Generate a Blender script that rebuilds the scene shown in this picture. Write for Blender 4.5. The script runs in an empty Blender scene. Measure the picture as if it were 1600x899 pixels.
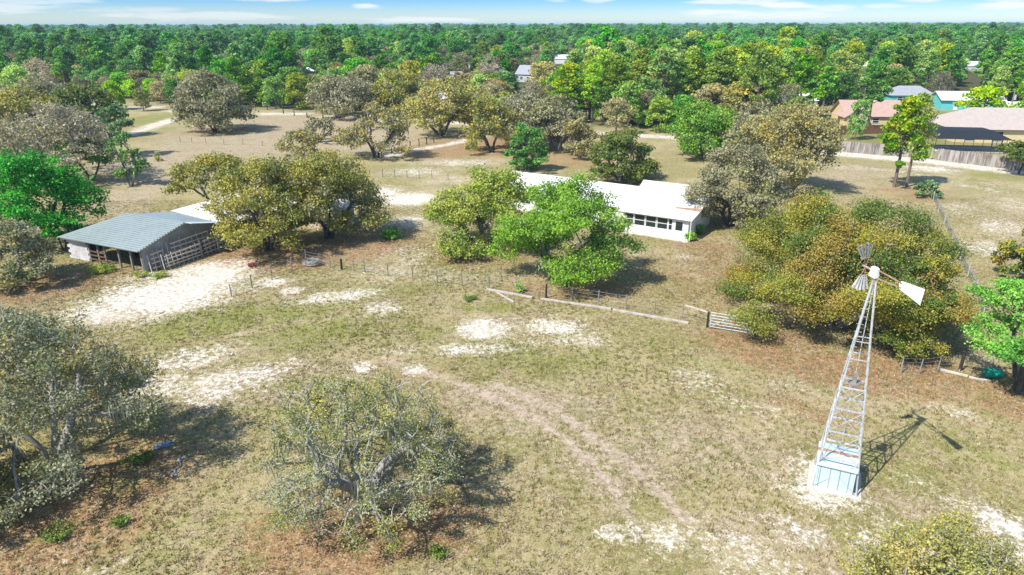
import bpy, bmesh, math, random
import numpy as np
from mathutils import Vector, Matrix

# ------------------------------------------------------------------ camera, world, sun, exposure
C = bpy.context.scene
COL = C.collection
HC = 22.0
F = 1067.0
PITCH = math.radians(21.09)
ROLL = math.radians(-0.13)

cam_d = bpy.data.cameras.new('camera'); cam = bpy.data.objects.new('camera', cam_d); COL.objects.link(cam)
cam_d.sensor_width = 36; cam_d.lens = 36 * F / 1600
cam_d.clip_start = 0.5; cam_d.clip_end = 40000
cam.matrix_world = Matrix.Translation((0, 0, HC)) @ Matrix.Rotation(math.pi / 2 - PITCH, 4, 'X') @ Matrix.Rotation(ROLL, 4, 'Z')
C.camera = cam

SUN_DIR = Vector((-0.800, -0.590, 1.17)).normalized()       # towards the sun
SUN_EL = math.asin(SUN_DIR.z); SUN_AZ = math.atan2(SUN_DIR.x, SUN_DIR.y)
sd = bpy.data.lights.new('sun', 'SUN'); sd.energy = 4.6; sd.angle = math.radians(0.5); sd.color = (1.0, 0.96, 0.89)
sun = bpy.data.objects.new('sun', sd); COL.objects.link(sun)
sun.rotation_euler = SUN_DIR.to_track_quat('Z', 'Y').to_euler(); sun.location = (-60, -40, 90)

C.view_settings.view_transform = 'Standard'; C.view_settings.look = 'None'
C.view_settings.gamma = 1; C.view_settings.use_curve_mapping = False
C.view_settings.exposure = 0.61
C.cycles.max_bounces = 6; C.cycles.diffuse_bounces = 3; C.cycles.glossy_bounces = 2
C.cycles.transmission_bounces = 4; C.cycles.transparent_max_bounces = 6; C.cycles.volume_bounces = 0

W = bpy.data.worlds.new('World'); C.world = W; W.use_nodes = True


class NT:
    """small node builder"""
    def __init__(s, tree): s.t = tree; s.n = tree.nodes; s.l = tree.links
    def new(s, ty, **kw):
        n = s.n.new(ty)
        for k, v in kw.items(): setattr(n, k, v)
        return n
    def put(s, sock, v):
        if isinstance(v, bpy.types.NodeSocket): s.l.new(v, sock)
        else: sock.default_value = v
    def math(s, op, a, b=0.0, clamp=False):
        n = s.new('ShaderNodeMath', operation=op, use_clamp=clamp); s.put(n.inputs[0], a); s.put(n.inputs[1], b); return n.outputs[0]
    def vmath(s, op, a, b=(0, 0, 0)):
        n = s.new('ShaderNodeVectorMath', operation=op); s.put(n.inputs[0], a); s.put(n.inputs[1], b)
        return n.outputs['Value'] if op in ('LENGTH', 'DISTANCE', 'DOT_PRODUCT') else n.outputs[0]
    def mix(s, f, a, b, blend='MIX'):
        n = s.new('ShaderNodeMix', data_type='RGBA', blend_type=blend); s.put(n.inputs[0], f)
        for k, v in ((6, a), (7, b)):
            s.put(n.inputs[k], v if isinstance(v, bpy.types.NodeSocket) else (*v[:3], 1))
        return n.outputs[2]
    def noise(s, vec, scale, detail=3, rough=0.55, dist=0.0):
        n = s.new('ShaderNodeTexNoise'); s.put(n.inputs['Vector'], vec); n.inputs['Scale'].default_value = scale
        n.inputs['Detail'].default_value = detail; n.inputs['Roughness'].default_value = rough; n.inputs['Distortion'].default_value = dist
        return n.outputs['Fac']
    def step(s, v, a, b, lo=0.0, hi=1.0):
        n = s.new('ShaderNodeMapRange', interpolation_type='SMOOTHSTEP'); s.put(n.inputs[0], v)
        for k, x in ((1, a), (2, b), (3, lo), (4, hi)): n.inputs[k].default_value = x
        return n.outputs[0]
    def comb(s, x, y, z=0.0):
        n = s.new('ShaderNodeCombineXYZ'); s.put(n.inputs[0], x); s.put(n.inputs[1], y); s.put(n.inputs[2], z); return n.outputs[0]


def build_world():
    W.node_tree.nodes.clear(); g = NT(W.node_tree)
    out = g.new('ShaderNodeOutputWorld'); bg = g.new('ShaderNodeBackground')
    sky = g.new('ShaderNodeTexSky', sky_type='NISHITA'); sky.sun_disc = False
    sky.sun_elevation = SUN_EL; sky.sun_rotation = SUN_AZ
    sky.altitude = 0; sky.air_density = 1.0; sky.dust_density = 0.4; sky.ozone_density = 3.0
    tc = g.new('ShaderNodeTexCoord'); sp = g.new('ShaderNodeSeparateXYZ'); g.l.new(tc.outputs['Generated'], sp.inputs[0])
    az = g.math('ARCTAN2', sp.outputs[0], sp.outputs[1]); el = g.math('ARCSINE', sp.outputs[2])
    # a clear, saturated spring sky: deeper blue above the pale band at the horizon
    blue = g.mix(g.step(el, 0.001, 0.038), (0.63, 0.755, 0.90), (0.205, 0.475, 0.92))
    blue = g.mix(g.step(el, 0.06, 0.30), blue, (1.0, 1.0, 1.0))
    skyc = g.mix(1.0, sky.outputs[0], blue, 'MULTIPLY')
    # fair weather clouds, low over the horizon
    wob = g.noise(g.comb(g.math('MULTIPLY', az, 14), g.math('MULTIPLY', el, 120)), 1.0, 5, 0.62)
    mask = None
    def blob(px, py, rx, ry, s):
        a0 = math.atan2((px - 800) / F, math.cos(PITCH)); e0 = (40 - py) / F * 0.93
        q = g.comb(g.math('MULTIPLY', g.math('SUBTRACT', az, a0), F / rx), g.math('MULTIPLY', g.math('SUBTRACT', el, e0), F / ry))
        d = g.vmath('LENGTH', q)
        v = g.math('SUBTRACT', 1.25, d)
        v = g.math('ADD', v, g.math('MULTIPLY', g.math('SUBTRACT', wob, 0.5), 3.2))
        return g.step(v, 0.0, 0.9, 0.0, s)
    for b in ((1075, 24, 45, 4, .8), (1150, 28, 95, 5, .75), (1175, 15, 40, 5, .95), (1110, 10, 75, 4, .8), (1235, 20, 30, 5, .6),
              (605, 14, 22, 3.5, .8), (1462, 17, 38, 6, .9), (1575, 11, 45, 7, .95), (1570, 31, 60, 5, .5), (1355, 10, 28, 3, .7),
              (1300, 18, 25, 3, .6), (1285, 6, 30, 2.5, .4), (60, 16, 120, 9, .55), (150, 12, 60, 5, .5), (430, 3, 110, 4, .75), (390, 28, 120, 5, .5), (215, 10, 30, 4, .45),
              (670, 33, 90, 4, .7), (920, 6, 22, 3, .6), (860, 6, 18, 2.5, .5), (1020, 3, 50, 2, .7), (300, 20, 60, 4, .35), (780, 1, 20, 2, .5),
              (-300, -30, 300, 20, .6), (700, -80, 400, 25, .6), (1900, -20, 200, 20, .7)):
        m = blob(*b); mask = m if mask is None else g.math('MAXIMUM', mask, m)
    col = g.mix(mask, skyc, (4.7, 4.8, 4.9))
    bg.inputs[1].default_value = 0.14
    g.l.new(col, bg.inputs[0]); g.l.new(bg.outputs[0], out.inputs[0])


build_world()

# ------------------------------------------------------------------ helpers
_cR, _sR, _cP, _sP = math.cos(ROLL), math.sin(ROLL), math.cos(PITCH), math.sin(PITCH)


def ray(px, py):
    a = (px - 800) / F; b = -(py - 449.5) / F
    a, b = a * _cR - b * _sR, a * _sR + b * _cR
    return a, b * _sP + _cP, b * _cP - _sP


def G(px, py, z=0.0):
    """point of the place at height z that the photograph shows at this pixel"""
    w = ray(px, py); t = (z - HC) / w[2]
    return Vector((w[0] * t, w[1] * t, z))


def h_at(px, py, d):
    w = ray(px, py); t = d / w[1]
    return w[2] * t + HC


def pix(x, y, z):
    dy, dz = y, z - HC
    f = dy * _cP - dz * _sP; u = dy * _sP + dz * _cP
    return 800 + F * x / f, 449.5 - F * u / f


def tag(o, label=None, cat=None, group=None, kind=None):
    if label: o['label'] = label
    if cat: o['category'] = cat
    if group: o['group'] = group
    if kind: o['kind'] = kind
    return o


def thing(name, label, cat, loc=(0, 0, 0), rz=0.0, group=None):
    o = bpy.data.objects.new(name, None); COL.objects.link(o); o.empty_display_size = 0.3
    o.location = loc; o.rotation_euler = (0, 0, rz)
    return tag(o, label, cat, group)


def np_mesh(name, V, faces, n=4, tint=None, smooth=False):
    """mesh from numpy: V (k,3), faces (m,n)"""
    me = bpy.data.meshes.new(name)
    V = np.ascontiguousarray(V, np.float32); faces = np.ascontiguousarray(faces, np.int32)
    me.vertices.add(len(V)); me.vertices.foreach_set('co', V.ravel())
    me.loops.add(faces.size); me.loops.foreach_set('vertex_index', faces.ravel())
    me.polygons.add(len(faces)); me.polygons.foreach_set('loop_start', np.arange(0, faces.size, n, dtype=np.int32))
    me.polygons.foreach_set('loop_total', np.full(len(faces), n, np.int32))
    if smooth: me.polygons.foreach_set('use_smooth', np.ones(len(faces), bool))
    if tint is not None:
        at = me.color_attributes.new('tint', 'FLOAT_COLOR', 'POINT')
        c = np.ones((len(V), 4), np.float32); c[:, :3] = tint
        at.data.foreach_set('color', c.ravel())
    me.update(calc_edges=True)
    return me


def link_mesh(name, me, mat, parent=None):
    if mat is not None and len(me.materials) == 0: me.materials.append(mat)
    o = bpy.data.objects.new(name, me); COL.objects.link(o)
    if parent is not None: o.parent = parent
    return o


class MB:
    """collects boxes, bars, slabs for one part"""
    def __init__(s): s.v = []; s.f = []
    def add(s, vs, fs):
        k = len(s.v); s.v += [tuple(v) for v in vs]; s.f += [tuple(i + k for i in f) for f in fs]; return s
    def box(s, x0, x1, y0, y1, z0, z1):
        vs = [(x, y, z) for z in (z0, z1) for y in (y0, y1) for x in (x0, x1)]
        return s.add(vs, [(0, 2, 3, 1), (4, 5, 7, 6), (0, 1, 5, 4), (2, 6, 7, 3), (0, 4, 6, 2), (1, 3, 7, 5)])
    def bar(s, p, q, w, h=None, up=(0, 0, 1)):
        h = h or w; p, q = Vector(p), Vector(q); d = (q - p).normalized(); u = Vector(up)
        if abs(d.dot(u)) > 0.95: u = Vector((1, 0, 0))
        a = d.cross(u).normalized() * w / 2; b = d.cross(a).normalized() * h / 2
        vs = [c + i * a + j * b for c in (p, q) for i, j in ((-1, -1), (1, -1), (1, 1), (-1, 1))]
        return s.add(vs, [(3, 2, 1, 0), (4, 5, 6, 7), (0, 1, 5, 4), (1, 2, 6, 5), (2, 3, 7, 6), (3, 0, 4, 7)])
    def tube(s, pts, r, n=6):
        pts = [Vector(p) for p in pts]; r = r if isinstance(r, (list, tuple)) else [r] * len(pts)
        vs, fs = [], []
        ref = Vector((0.31, 0.92, 0.2))
        for i, p in enumerate(pts):
            d = (pts[min(i + 1, len(pts) - 1)] - pts[max(i - 1, 0)]).normalized()
            a = d.cross(ref).normalized(); b = d.cross(a)
            for k in range(n):
                t = 2 * math.pi * k / n; vs.append(p + (a * math.cos(t) + b * math.sin(t)) * r[i])
        for i in range(len(pts) - 1):
            for k in range(n):
                fs.append((i * n + k, i * n + (k + 1) % n, (i + 1) * n + (k + 1) % n, (i + 1) * n + k))
        fs.append(tuple(range(n))[::-1]); fs.append(tuple((len(pts) - 1) * n + k for k in range(n)))
        return s.add(vs, fs)
    def slab(s, a, b, c, d, t=0.05):
        """thick sheet with its upper face on the corners a b c d (anticlockwise seen from above)"""
        P = [Vector(x) for x in (a, b, c, d)]; nrm = (P[1] - P[0]).cross(P[3] - P[0]).normalized()
        vs = P + [p - nrm * t for p in P]
        return s.add(vs, [(0, 1, 2, 3), (7, 6, 5, 4), (0, 4, 5, 1), (1, 5, 6, 2), (2, 6, 7, 3), (3, 7, 4, 0)])
    def ribs(s, a, b, c, d, n, w=0.04, h=0.03):
        """standing ribs running from edge ab to edge dc on the sheet"""
        a, b, c, d = [Vector(x) for x in (a, b, c, d)]; nrm = (b - a).cross(d - a).normalized()
        for i in range(n + 1):
            t = i / n; p = a.lerp(b, t); q = d.lerp(c, t)
            s.bar(p + nrm * h * 0.4, q + nrm * h * 0.4, w, h, up=nrm)
        return s
    def prism(s, poly, axis_vec):
        """extrude a planar polygon along a vector"""
        P = [Vector(p) for p in poly]; e = Vector(axis_vec); n = len(P)
        vs = P + [p + e for p in P]
        fs = [tuple(range(n))[::-1], tuple(range(n, 2 * n))] + [(i, (i + 1) % n, n + (i + 1) % n, n + i) for i in range(n)]
        return s.add(vs, fs)
    def build(s, name, mat, parent=None, bevel=0.0, smooth=False):
        me = bpy.data.meshes.new(name); me.from_pydata(s.v, [], s.f); me.update()
        bm = bmesh.new(); bm.from_mesh(me); bmesh.ops.recalc_face_normals(bm, faces=bm.faces); bm.to_mesh(me); bm.free()
        if smooth:
            for p in me.polygons: p.use_smooth = True
        o = link_mesh(name, me, mat, parent)
        if bevel:
            m = o.modifiers.new('bevel', 'BEVEL'); m.width = bevel; m.segments = 1
        return o


# ------------------------------------------------------------------ materials
MATS = {}


def pmat(name, col, rough=0.8, metal=0.0, var=0.25, scale=3.0, col2=None, bump=0.0, spec=0.3):
    """painted / wooden / metal surface with procedural wear"""
    if name in MATS: return MATS[name]
    m = bpy.data.materials.new(name); m.use_nodes = True; g = NT(m.node_tree); b = m.node_tree.nodes['Principled BSDF']
    tc = g.new('ShaderNodeTexCoord'); v = tc.outputs['Object']
    n1 = g.noise(v, scale, 5, 0.65); n2 = g.noise(v, scale * 7, 3)
    c2 = col2 or tuple(x * (1 - var) for x in col)
    f = g.step(g.math('ADD', g.math('MULTIPLY', n1, 0.7), g.math('MULTIPLY', n2, 0.3)), 0.35, 0.68)
    c = g.mix(f, col, c2); g.l.new(c, b.inputs['Base Color'])
    b.inputs['Roughness'].default_value = rough; b.inputs['Metallic'].default_value = metal
    b.inputs['Specular IOR Level'].default_value = spec
    if bump:
        bp = g.new('ShaderNodeBump'); bp.inputs['Strength'].default_value = bump; g.l.new(n2, bp.inputs['Height']); g.l.new(bp.outputs[0], b.inputs['Normal'])
    MATS[name] = m; return m


def streak_mat(name, col, dark, sx=4.0):
    m = bpy.data.materials.new(name); m.use_nodes = True; g = NT(m.node_tree); b = m.node_tree.nodes['Principled BSDF']
    v = g.vmath('MULTIPLY', g.new('ShaderNodeTexCoord').outputs['Object'], (sx, sx, .35))
    n = g.math('ADD', g.math('MULTIPLY', g.noise(v, 1.0, 3), .6), g.math('MULTIPLY', g.noise(v, .17, 2), .4))
    g.l.new(g.mix(g.step(n, .40, .60), dark, col), b.inputs['Base Color']); b.inputs['Roughness'].default_value = .9; b.inputs['Specular IOR Level'].default_value = .1
    return m


def leaf_mat(name, rough=0.55, trans=0.3, objvar=0.0, spec=0.25):
    m = bpy.data.materials.new(name); m.use_nodes = True; g = NT(m.node_tree); b = m.node_tree.nodes['Principled BSDF']
    at = g.new('ShaderNodeAttribute', attribute_name='tint'); col = at.outputs['Color']
    if objvar:
        oi = g.new('ShaderNodeObjectInfo'); r = oi.outputs['Random']
        r2 = g.math('FRACT', g.math('MULTIPLY', r, 7.31))
        hs = g.new('ShaderNodeHueSaturation')
        g.put(hs.inputs['Hue'], g.math('ADD', 0.5 - 0.045 * objvar, g.math('MULTIPLY', r, 0.05 * objvar)))
        g.put(hs.inputs['Saturation'], g.math('ADD', 1 - 0.22 * objvar, g.math('MULTIPLY', r2, 0.3 * objvar)))
        g.put(hs.inputs['Value'], g.math('ADD', 1 - 0.35 * objvar, g.math('MULTIPLY', g.math('FRACT', g.math('MULTIPLY', r, 13.7)), 0.75 * objvar)))
        g.l.new(col, hs.inputs['Color']); col = hs.outputs[0]
    g.l.new(col, b.inputs['Base Color']); b.inputs['Roughness'].default_value = rough; b.inputs['Specular IOR Level'].default_value = spec
    tr = g.new('ShaderNodeBsdfTranslucent'); g.l.new(col, tr.inputs[0])
    mx = g.new('ShaderNodeMixShader'); mx.inputs[0].default_value = trans
    g.l.new(b.outputs[0], mx.inputs[1]); g.l.new(tr.outputs[0], mx.inputs[2])
    g.l.new(mx.outputs[0], m.node_tree.nodes['Material Output'].inputs[0])
    return m


LEAF = leaf_mat('leaf', objvar=0.0)
LEAF_F = leaf_mat('leaf_varied', objvar=1.0, spec=.1, trans=.35)
MOSS = leaf_mat('moss', rough=0.9, trans=0.2, spec=0.05)
GRASS = leaf_mat('grass_blade', rough=0.7, trans=0.25, spec=0.1)
BARK = pmat('bark', (0.23, 0.21, 0.18), 0.9, var=0.6, scale=2.0, bump=0.6, spec=0.1)
BARK_L = pmat('lichen_bark', (0.40, 0.39, 0.34), 0.9, col2=(0.17, 0.15, 0.125), scale=2.5, bump=0.6, spec=0.1)
BARK_D = pmat('dark_bark', (0.12, 0.10, 0.085), 0.9, var=0.5, scale=2.0, bump=0.6, spec=0.1)
BARK_P = pmat('pine_bark', (0.22, 0.17, 0.14), 0.9, var=0.5, scale=2.0, bump=0.5, spec=0.1)
WHITE = pmat('white_paint', (0.78, 0.78, 0.76), 0.6, var=0.16, scale=1.2)
ROOF_W = pmat('white_metal_roof', (0.80, 0.80, 0.79), 0.45, var=0.08, scale=0.5)
ROOF_R = pmat('rusty_white_roof', (0.74, 0.73, 0.71), 0.55, col2=(0.50, 0.42, 0.36), scale=0.45)
RUST = pmat('rust', (0.27, 0.135, 0.08), 0.85, col2=(0.42, 0.31, 0.24), scale=2.5)
GALV = pmat('galvanised_roof', (0.37, 0.43, 0.42), 0.42, metal=0.35, var=0.14, scale=0.6)
GALV2 = pmat('galvanised_steel', (0.64, 0.67, 0.68), 0.5, metal=0.3, col2=(0.40, 0.39, 0.37), scale=2)
CORR = pmat('corrugated_wall', (0.33, 0.35, 0.36), 0.5, metal=0.3, var=0.3, scale=1)
SHED = pmat('shed_sheet', (0.56, 0.70, 0.72), 0.45, metal=0.15, var=0.14, scale=1.4)
WOOD_G = pmat('grey_wood', (0.30, 0.28, 0.25), 0.9, var=0.45, scale=3)
WOOD_W = pmat('bleached_lumber', (0.58, 0.52, 0.45), 0.85, var=0.35, scale=3)
WOOD_D = pmat('dark_post', (0.05, 0.042, 0.036), 0.9, var=0.4, scale=4)
WOOD_B = pmat('brown_fence_wood', (0.20, 0.11, 0.06), 0.85, var=0.35, scale=2)
FENCE_G = streak_mat('weathered_fence', (0.40, 0.36, 0.32), (0.15, 0.135, 0.12))
CONC = pmat('concrete', (0.55, 0.52, 0.46), 0.9, var=0.25, scale=1.5)
BLOCK = pmat('whitewashed_block', (0.62, 0.60, 0.60), 0.9, col2=(0.40, 0.38, 0.38), scale=1.2)
GLASS = pmat('window_glass', (0.025, 0.035, 0.04), 0.12, var=0.4, scale=1, spec=0.6)
SCREEN = pmat('pool_screen', (0.020, 0.024, 0.030), 0.7, var=0.2, scale=1)
WIRE = pmat('fence_wire', (0.33, 0.32, 0.30), 0.6, metal=0.2, var=0.3, scale=3)
SHADE_DARK = pmat('shade_dark_boards', (0.06, 0.05, 0.045), 0.95, var=0.4, scale=2)  # near black: the shade of interiors and openings put into the colour


# ------------------------------------------------------------------ ground
rng = np.random.default_rng(11)


def axis(lo, hi, s, far_lo, far_hi, grow=1.12):
    a = list(np.arange(lo, hi + s / 2, s)); d = s; x = a[-1]; up = []
    while x < far_hi: d *= grow; x += d; up.append(x)
    d = s; x = a[0]; dn = []
    while x > far_lo: d *= grow; x -= d; dn.append(x)
    return np.array(dn[::-1] + a + up)


def seg_dist(X, Y, pts):
    D = np.full(X.shape, 1e9)
    for (x0, y0), (x1, y1) in zip(pts[:-1], pts[1:]):
        dx, dy = x1 - x0, y1 - y0; L = dx * dx + dy * dy
        t = np.clip(((X - x0) * dx + (Y - y0) * dy) / L, 0, 1)
        D = np.minimum(D, np.hypot(X - x0 - t * dx, Y - y0 - t * dy))
    return D


def world_pts(pp): return [tuple(G(*p)[:2]) for p in pp]


def blob_mask(X, Y, lst):
    """patches of the ground: centre, two half axes found on the ground, strength"""
    M = np.zeros(X.shape)
    for px, py, rx, ry, s in lst:
        c = G(px, py); ax = (G(px + rx, py) - G(px - rx, py)).length / 2
        ay = (G(px, max(py - ry, 60)) - G(px, py + ry)).length / 2
        ang = math.atan2(c.x, c.y); ca, sa = math.cos(ang), math.sin(ang)
        dx, dy = X - c.x, Y - c.y
        u = (dx * ca - dy * sa) / ax; v = (dx * sa + dy * ca) / ay
        M = np.maximum(M, s * .80 * np.clip(1.38 - np.hypot(u, v) * 0.80, 0, 1))
    return M


ROAD = world_pts([(60, 152), (190, 165), (285, 173), (400, 176), (520, 182), (620, 187), (720, 193), (820, 203), (930, 209), (1040, 214), (1180, 227), (1310, 240), (1450, 252), (1600, 270), (1750, 290)])
xs = axis(-62, 62, 0.33, -9000, 9000, 1.10); ys = axis(10, 112, 0.33, -60, 14000, 1.10)
GX, GY = np.meshgrid(xs, ys)


def lump(X, Y, s, seed):
    r = np.random.default_rng(seed); Z = np.zeros(X.shape)
    for _ in range(7):
        a = r.uniform(0, 2 * math.pi); f = s * r.uniform(.6, 1.6); Z += np.sin((X * math.cos(a) + Y * math.sin(a)) * f + r.uniform(0, 6.3))
    return Z / 7


def masks(X, Y):
    sand = blob_mask(X, Y, [
        (255, 462, 110, 30, 1.1), (325, 430, 66, 22, 1.1), (190, 480, 90, 24, .9), (370, 412, 30, 10, .8), (230, 430, 55, 10, .7), (425, 440, 26, 8, 1), (455, 453, 20, 6, .9), (530, 462, 75, 10, .84), (600, 482, 36, 12, .74),
        (565, 572, 20, 10, .9), (650, 577, 20, 9, .95), (755, 515, 44, 20, .95), (865, 510, 60, 16, .85), (905, 530, 60, 12, .7), (735, 545, 80, 11, .74), (640, 545, 60, 8, .5),
        (300, 560, 80, 20, .75), (345, 600, 100, 28, .78), (420, 575, 60, 16, .66), (250, 600, 60, 24, .7), (500, 600, 60, 14, .45), (380, 520, 30, 5, .55),
        (1085, 590, 55, 22, .58), (1125, 620, 50, 16, .5), (1190, 640, 60, 18, .48), (1230, 600, 40, 12, .42), (1285, 775, 65, 30, .8), (1255, 735, 32, 28, .8), (1030, 835, 60, 26, .80), (960, 835, 34, 16, .72), (1150, 860, 100, 34, .66), (1240, 830, 70, 30, .62), (1390, 850, 80, 26, .62),
        (1560, 815, 50, 22, .95), (1600, 855, 40, 30, .85), (1510, 790, 60, 14, .6), (1420, 830, 90, 26, .5), (1460, 760, 90, 16, .42), (1490, 640, 45, 9, .6), (1545, 660, 40, 10, .5), (1540, 560, 28, 10, .6), (1450, 540, 22, 7, .5),
        (640, 311, 46, 10, 1.2), (600, 300, 30, 10, .9), (632, 345, 46, 11, .75), (650, 268, 50, 8, .66), (720, 254, 70, 6, .72), (700, 282, 60, 8, .5), (640, 400, 60, 24, .52), (600, 425, 70, 20, .5), (700, 430, 70, 14, .45), (980, 250, 60, 7, .5),
        (1565, 355, 45, 14, .68), (1545, 388, 40, 14, .72), (1500, 325, 30, 14, .55), (1590, 320, 40, 10, .55), (1455, 264, 38, 5, .95), (1340, 262, 40, 4, .55), (1560, 290, 60, 6, .42),
        (1065, 400, 22, 5, .55), (990, 395, 30, 6, .45), (60, 895, 60, 8, .4), (180, 880, 60, 12, .5), (470, 280, 30, 10, .3), (820, 530, 90, 22, .5), (1320, 505, 0.1, 0.1, 0)])
    green = 1.3 * blob_mask(X, Y, [
        (340, 500, 110, 24, .8), (500, 520, 120, 26, .62), (440, 490, 120, 18, .6), (640, 520, 90, 22, .5), (860, 560, 160, 26, .55), (420, 640, 100, 30, .5), (300, 830, 140, 60, .46), (620, 450, 120, 12, .5), (760, 480, 70, 10, .6),
        (240, 186, 40, 7, .95), (262, 203, 46, 6, .8), (1400, 222, 120, 8, .7), (1500, 190, 70, 14, .8), (1430, 500, 0.1, 0.1, 0), (1480, 690, 150, 40, .5), (1400, 740, 80, 40, .42),
        (690, 400, 30, 20, .6), (240, 290, 60, 8, .4), (1560, 275, 70, 8, .55), (1330, 205, 60, 5, .6), (200, 425, 50, 8, .5), (1520, 460, 30, 60, .3), (170, 850, 90, 30, .35), (1100, 560, 200, 30, .4), (1050, 700, 200, 50, .42)])
    dry = 1.3 * blob_mask(X, Y, [
        (430, 208, 150, 26, 1.1), (250, 262, 90, 30, .9), (190, 310, 60, 20, .7), (560, 215, 120, 20, .9), (840, 640, 130, 40, .7), (960, 720, 130, 60, .62), (760, 620, 70, 24, .8), (1100, 690, 160, 60, .6), (700, 300, 80, 20, .3),
        (1280, 850, 200, 40, .55), (1440, 800, 120, 30, .6), (430, 600, 160, 50, .5), (1330, 275, 70, 20, .6), (1380, 320, 60, 14, .5), (1560, 330, 50, 40, .5), (790, 500, 40, 10, .7), (540, 290, 60, 20, .4), (1300, 620, 120, 30, .45)])
    litter = 1.3 * blob_mask(X, Y, [
        (560, 830, 190, 66, .9), (90, 830, 160, 70, .72), (190, 740, 130, 60, .66), (60, 450, 120, 20, .9), (480, 392, 150, 22, 1.0), (390, 405, 60, 14, .9), (600, 380, 60, 16, .7), (760, 395, 90, 18, .8), (900, 452, 110, 16, .75), (1100, 385, 60, 12, .7),
        (1130, 430, 110, 50, .55), (1000, 420, 90, 40, .45), (1180, 530, 90, 30, .85), (1300, 575, 170, 26, .95), (1440, 580, 100, 30, .8), (780, 228, 140, 18, .8), (900, 250, 120, 14, .6), (680, 240, 60, 12, .7), (1580, 620, 70, 40, .7), (1230, 330, 110, 26, .5), (970, 290, 80, 8, .7),
        (1420, 300, 70, 14, .6), (120, 300, 60, 14, .6), (370, 390, 60, 16, .95), (650, 590, 60, 26, .45), (1270, 640, 110, 20, .5), (340, 205, 70, 6, .6)])
    road = np.clip(1.5 - seg_dist(X, Y, ROAD) / 3.1, 0, 1)
    road = np.maximum(road, np.clip(1.5 - seg_dist(X, Y, world_pts([(195, 213), (225, 203), (255, 191), (285, 183), (330, 179), (360, 177)])) / 2.6, 0, 1))
    road = np.maximum(road, 0.92 * np.clip(1.5 - seg_dist(X, Y, world_pts([(600, 246), (640, 236), (700, 226), (760, 212)])) / 1.6, 0, 1))
    lane = np.clip(1.4 - seg_dist(X, Y, world_pts([(1310, 262), (1400, 266), (1480, 284), (1560, 300)])) / 2.0, 0, 1) * .45
    sand = np.maximum(sand, lane)
    sand = np.maximum(sand, road * .82)
    track = np.zeros(X.shape)
    for tr in ([(740, 605), (830, 650), (900, 700), (960, 760), (1000, 830)], [(775, 600), (870, 640), (950, 700), (1020, 760), (1070, 810)], [(600, 560), (720, 600), (775, 625)]):
        track = np.maximum(track, np.clip(1.25 - seg_dist(X, Y, world_pts(tr)) / 0.62, 0, 1))
    # forest floor beyond the road
    off = np.interp(X, [p[0] for p in ROAD], [p[1] for p in ROAD])
    forest = np.clip((Y - off - 6) / 14, 0, 1)
    forest = np.where((X > 40), np.clip((Y - off - 6) / 14, 0, 1) * np.where(Y < 215, .25, 1.0), forest)
    return sand, green, dry, litter, forest, track


sand, green, dry, litter, forest, track = masks(GX, GY)
near = np.clip(1 - np.abs(GY - 40) / 120, 0, 1)
GZ = 0.05 * lump(GX, GY, 0.55, 3) * near + 0.03 * lump(GX, GY, 1.9, 4) * near - 0.05 * near
ny, nx = GX.shape
idx = np.arange(nx * ny).reshape(ny, nx)
quads = np.stack([idx[:-1, :-1], idx[:-1, 1:], idx[1:, 1:], idx[1:, :-1]], -1).reshape(-1, 4)
gm = np_mesh('ground', np.stack([GX, GY, GZ], -1).reshape(-1, 3), quads, 4, smooth=True)
for nm, a in (('sand', sand), ('green', green), ('dry', dry), ('litter', litter), ('forest', forest), ('track', track)):
    at = gm.attributes.new(nm, 'FLOAT', 'POINT'); at.data.foreach_set('value', a.ravel().astype(np.float32))


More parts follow.
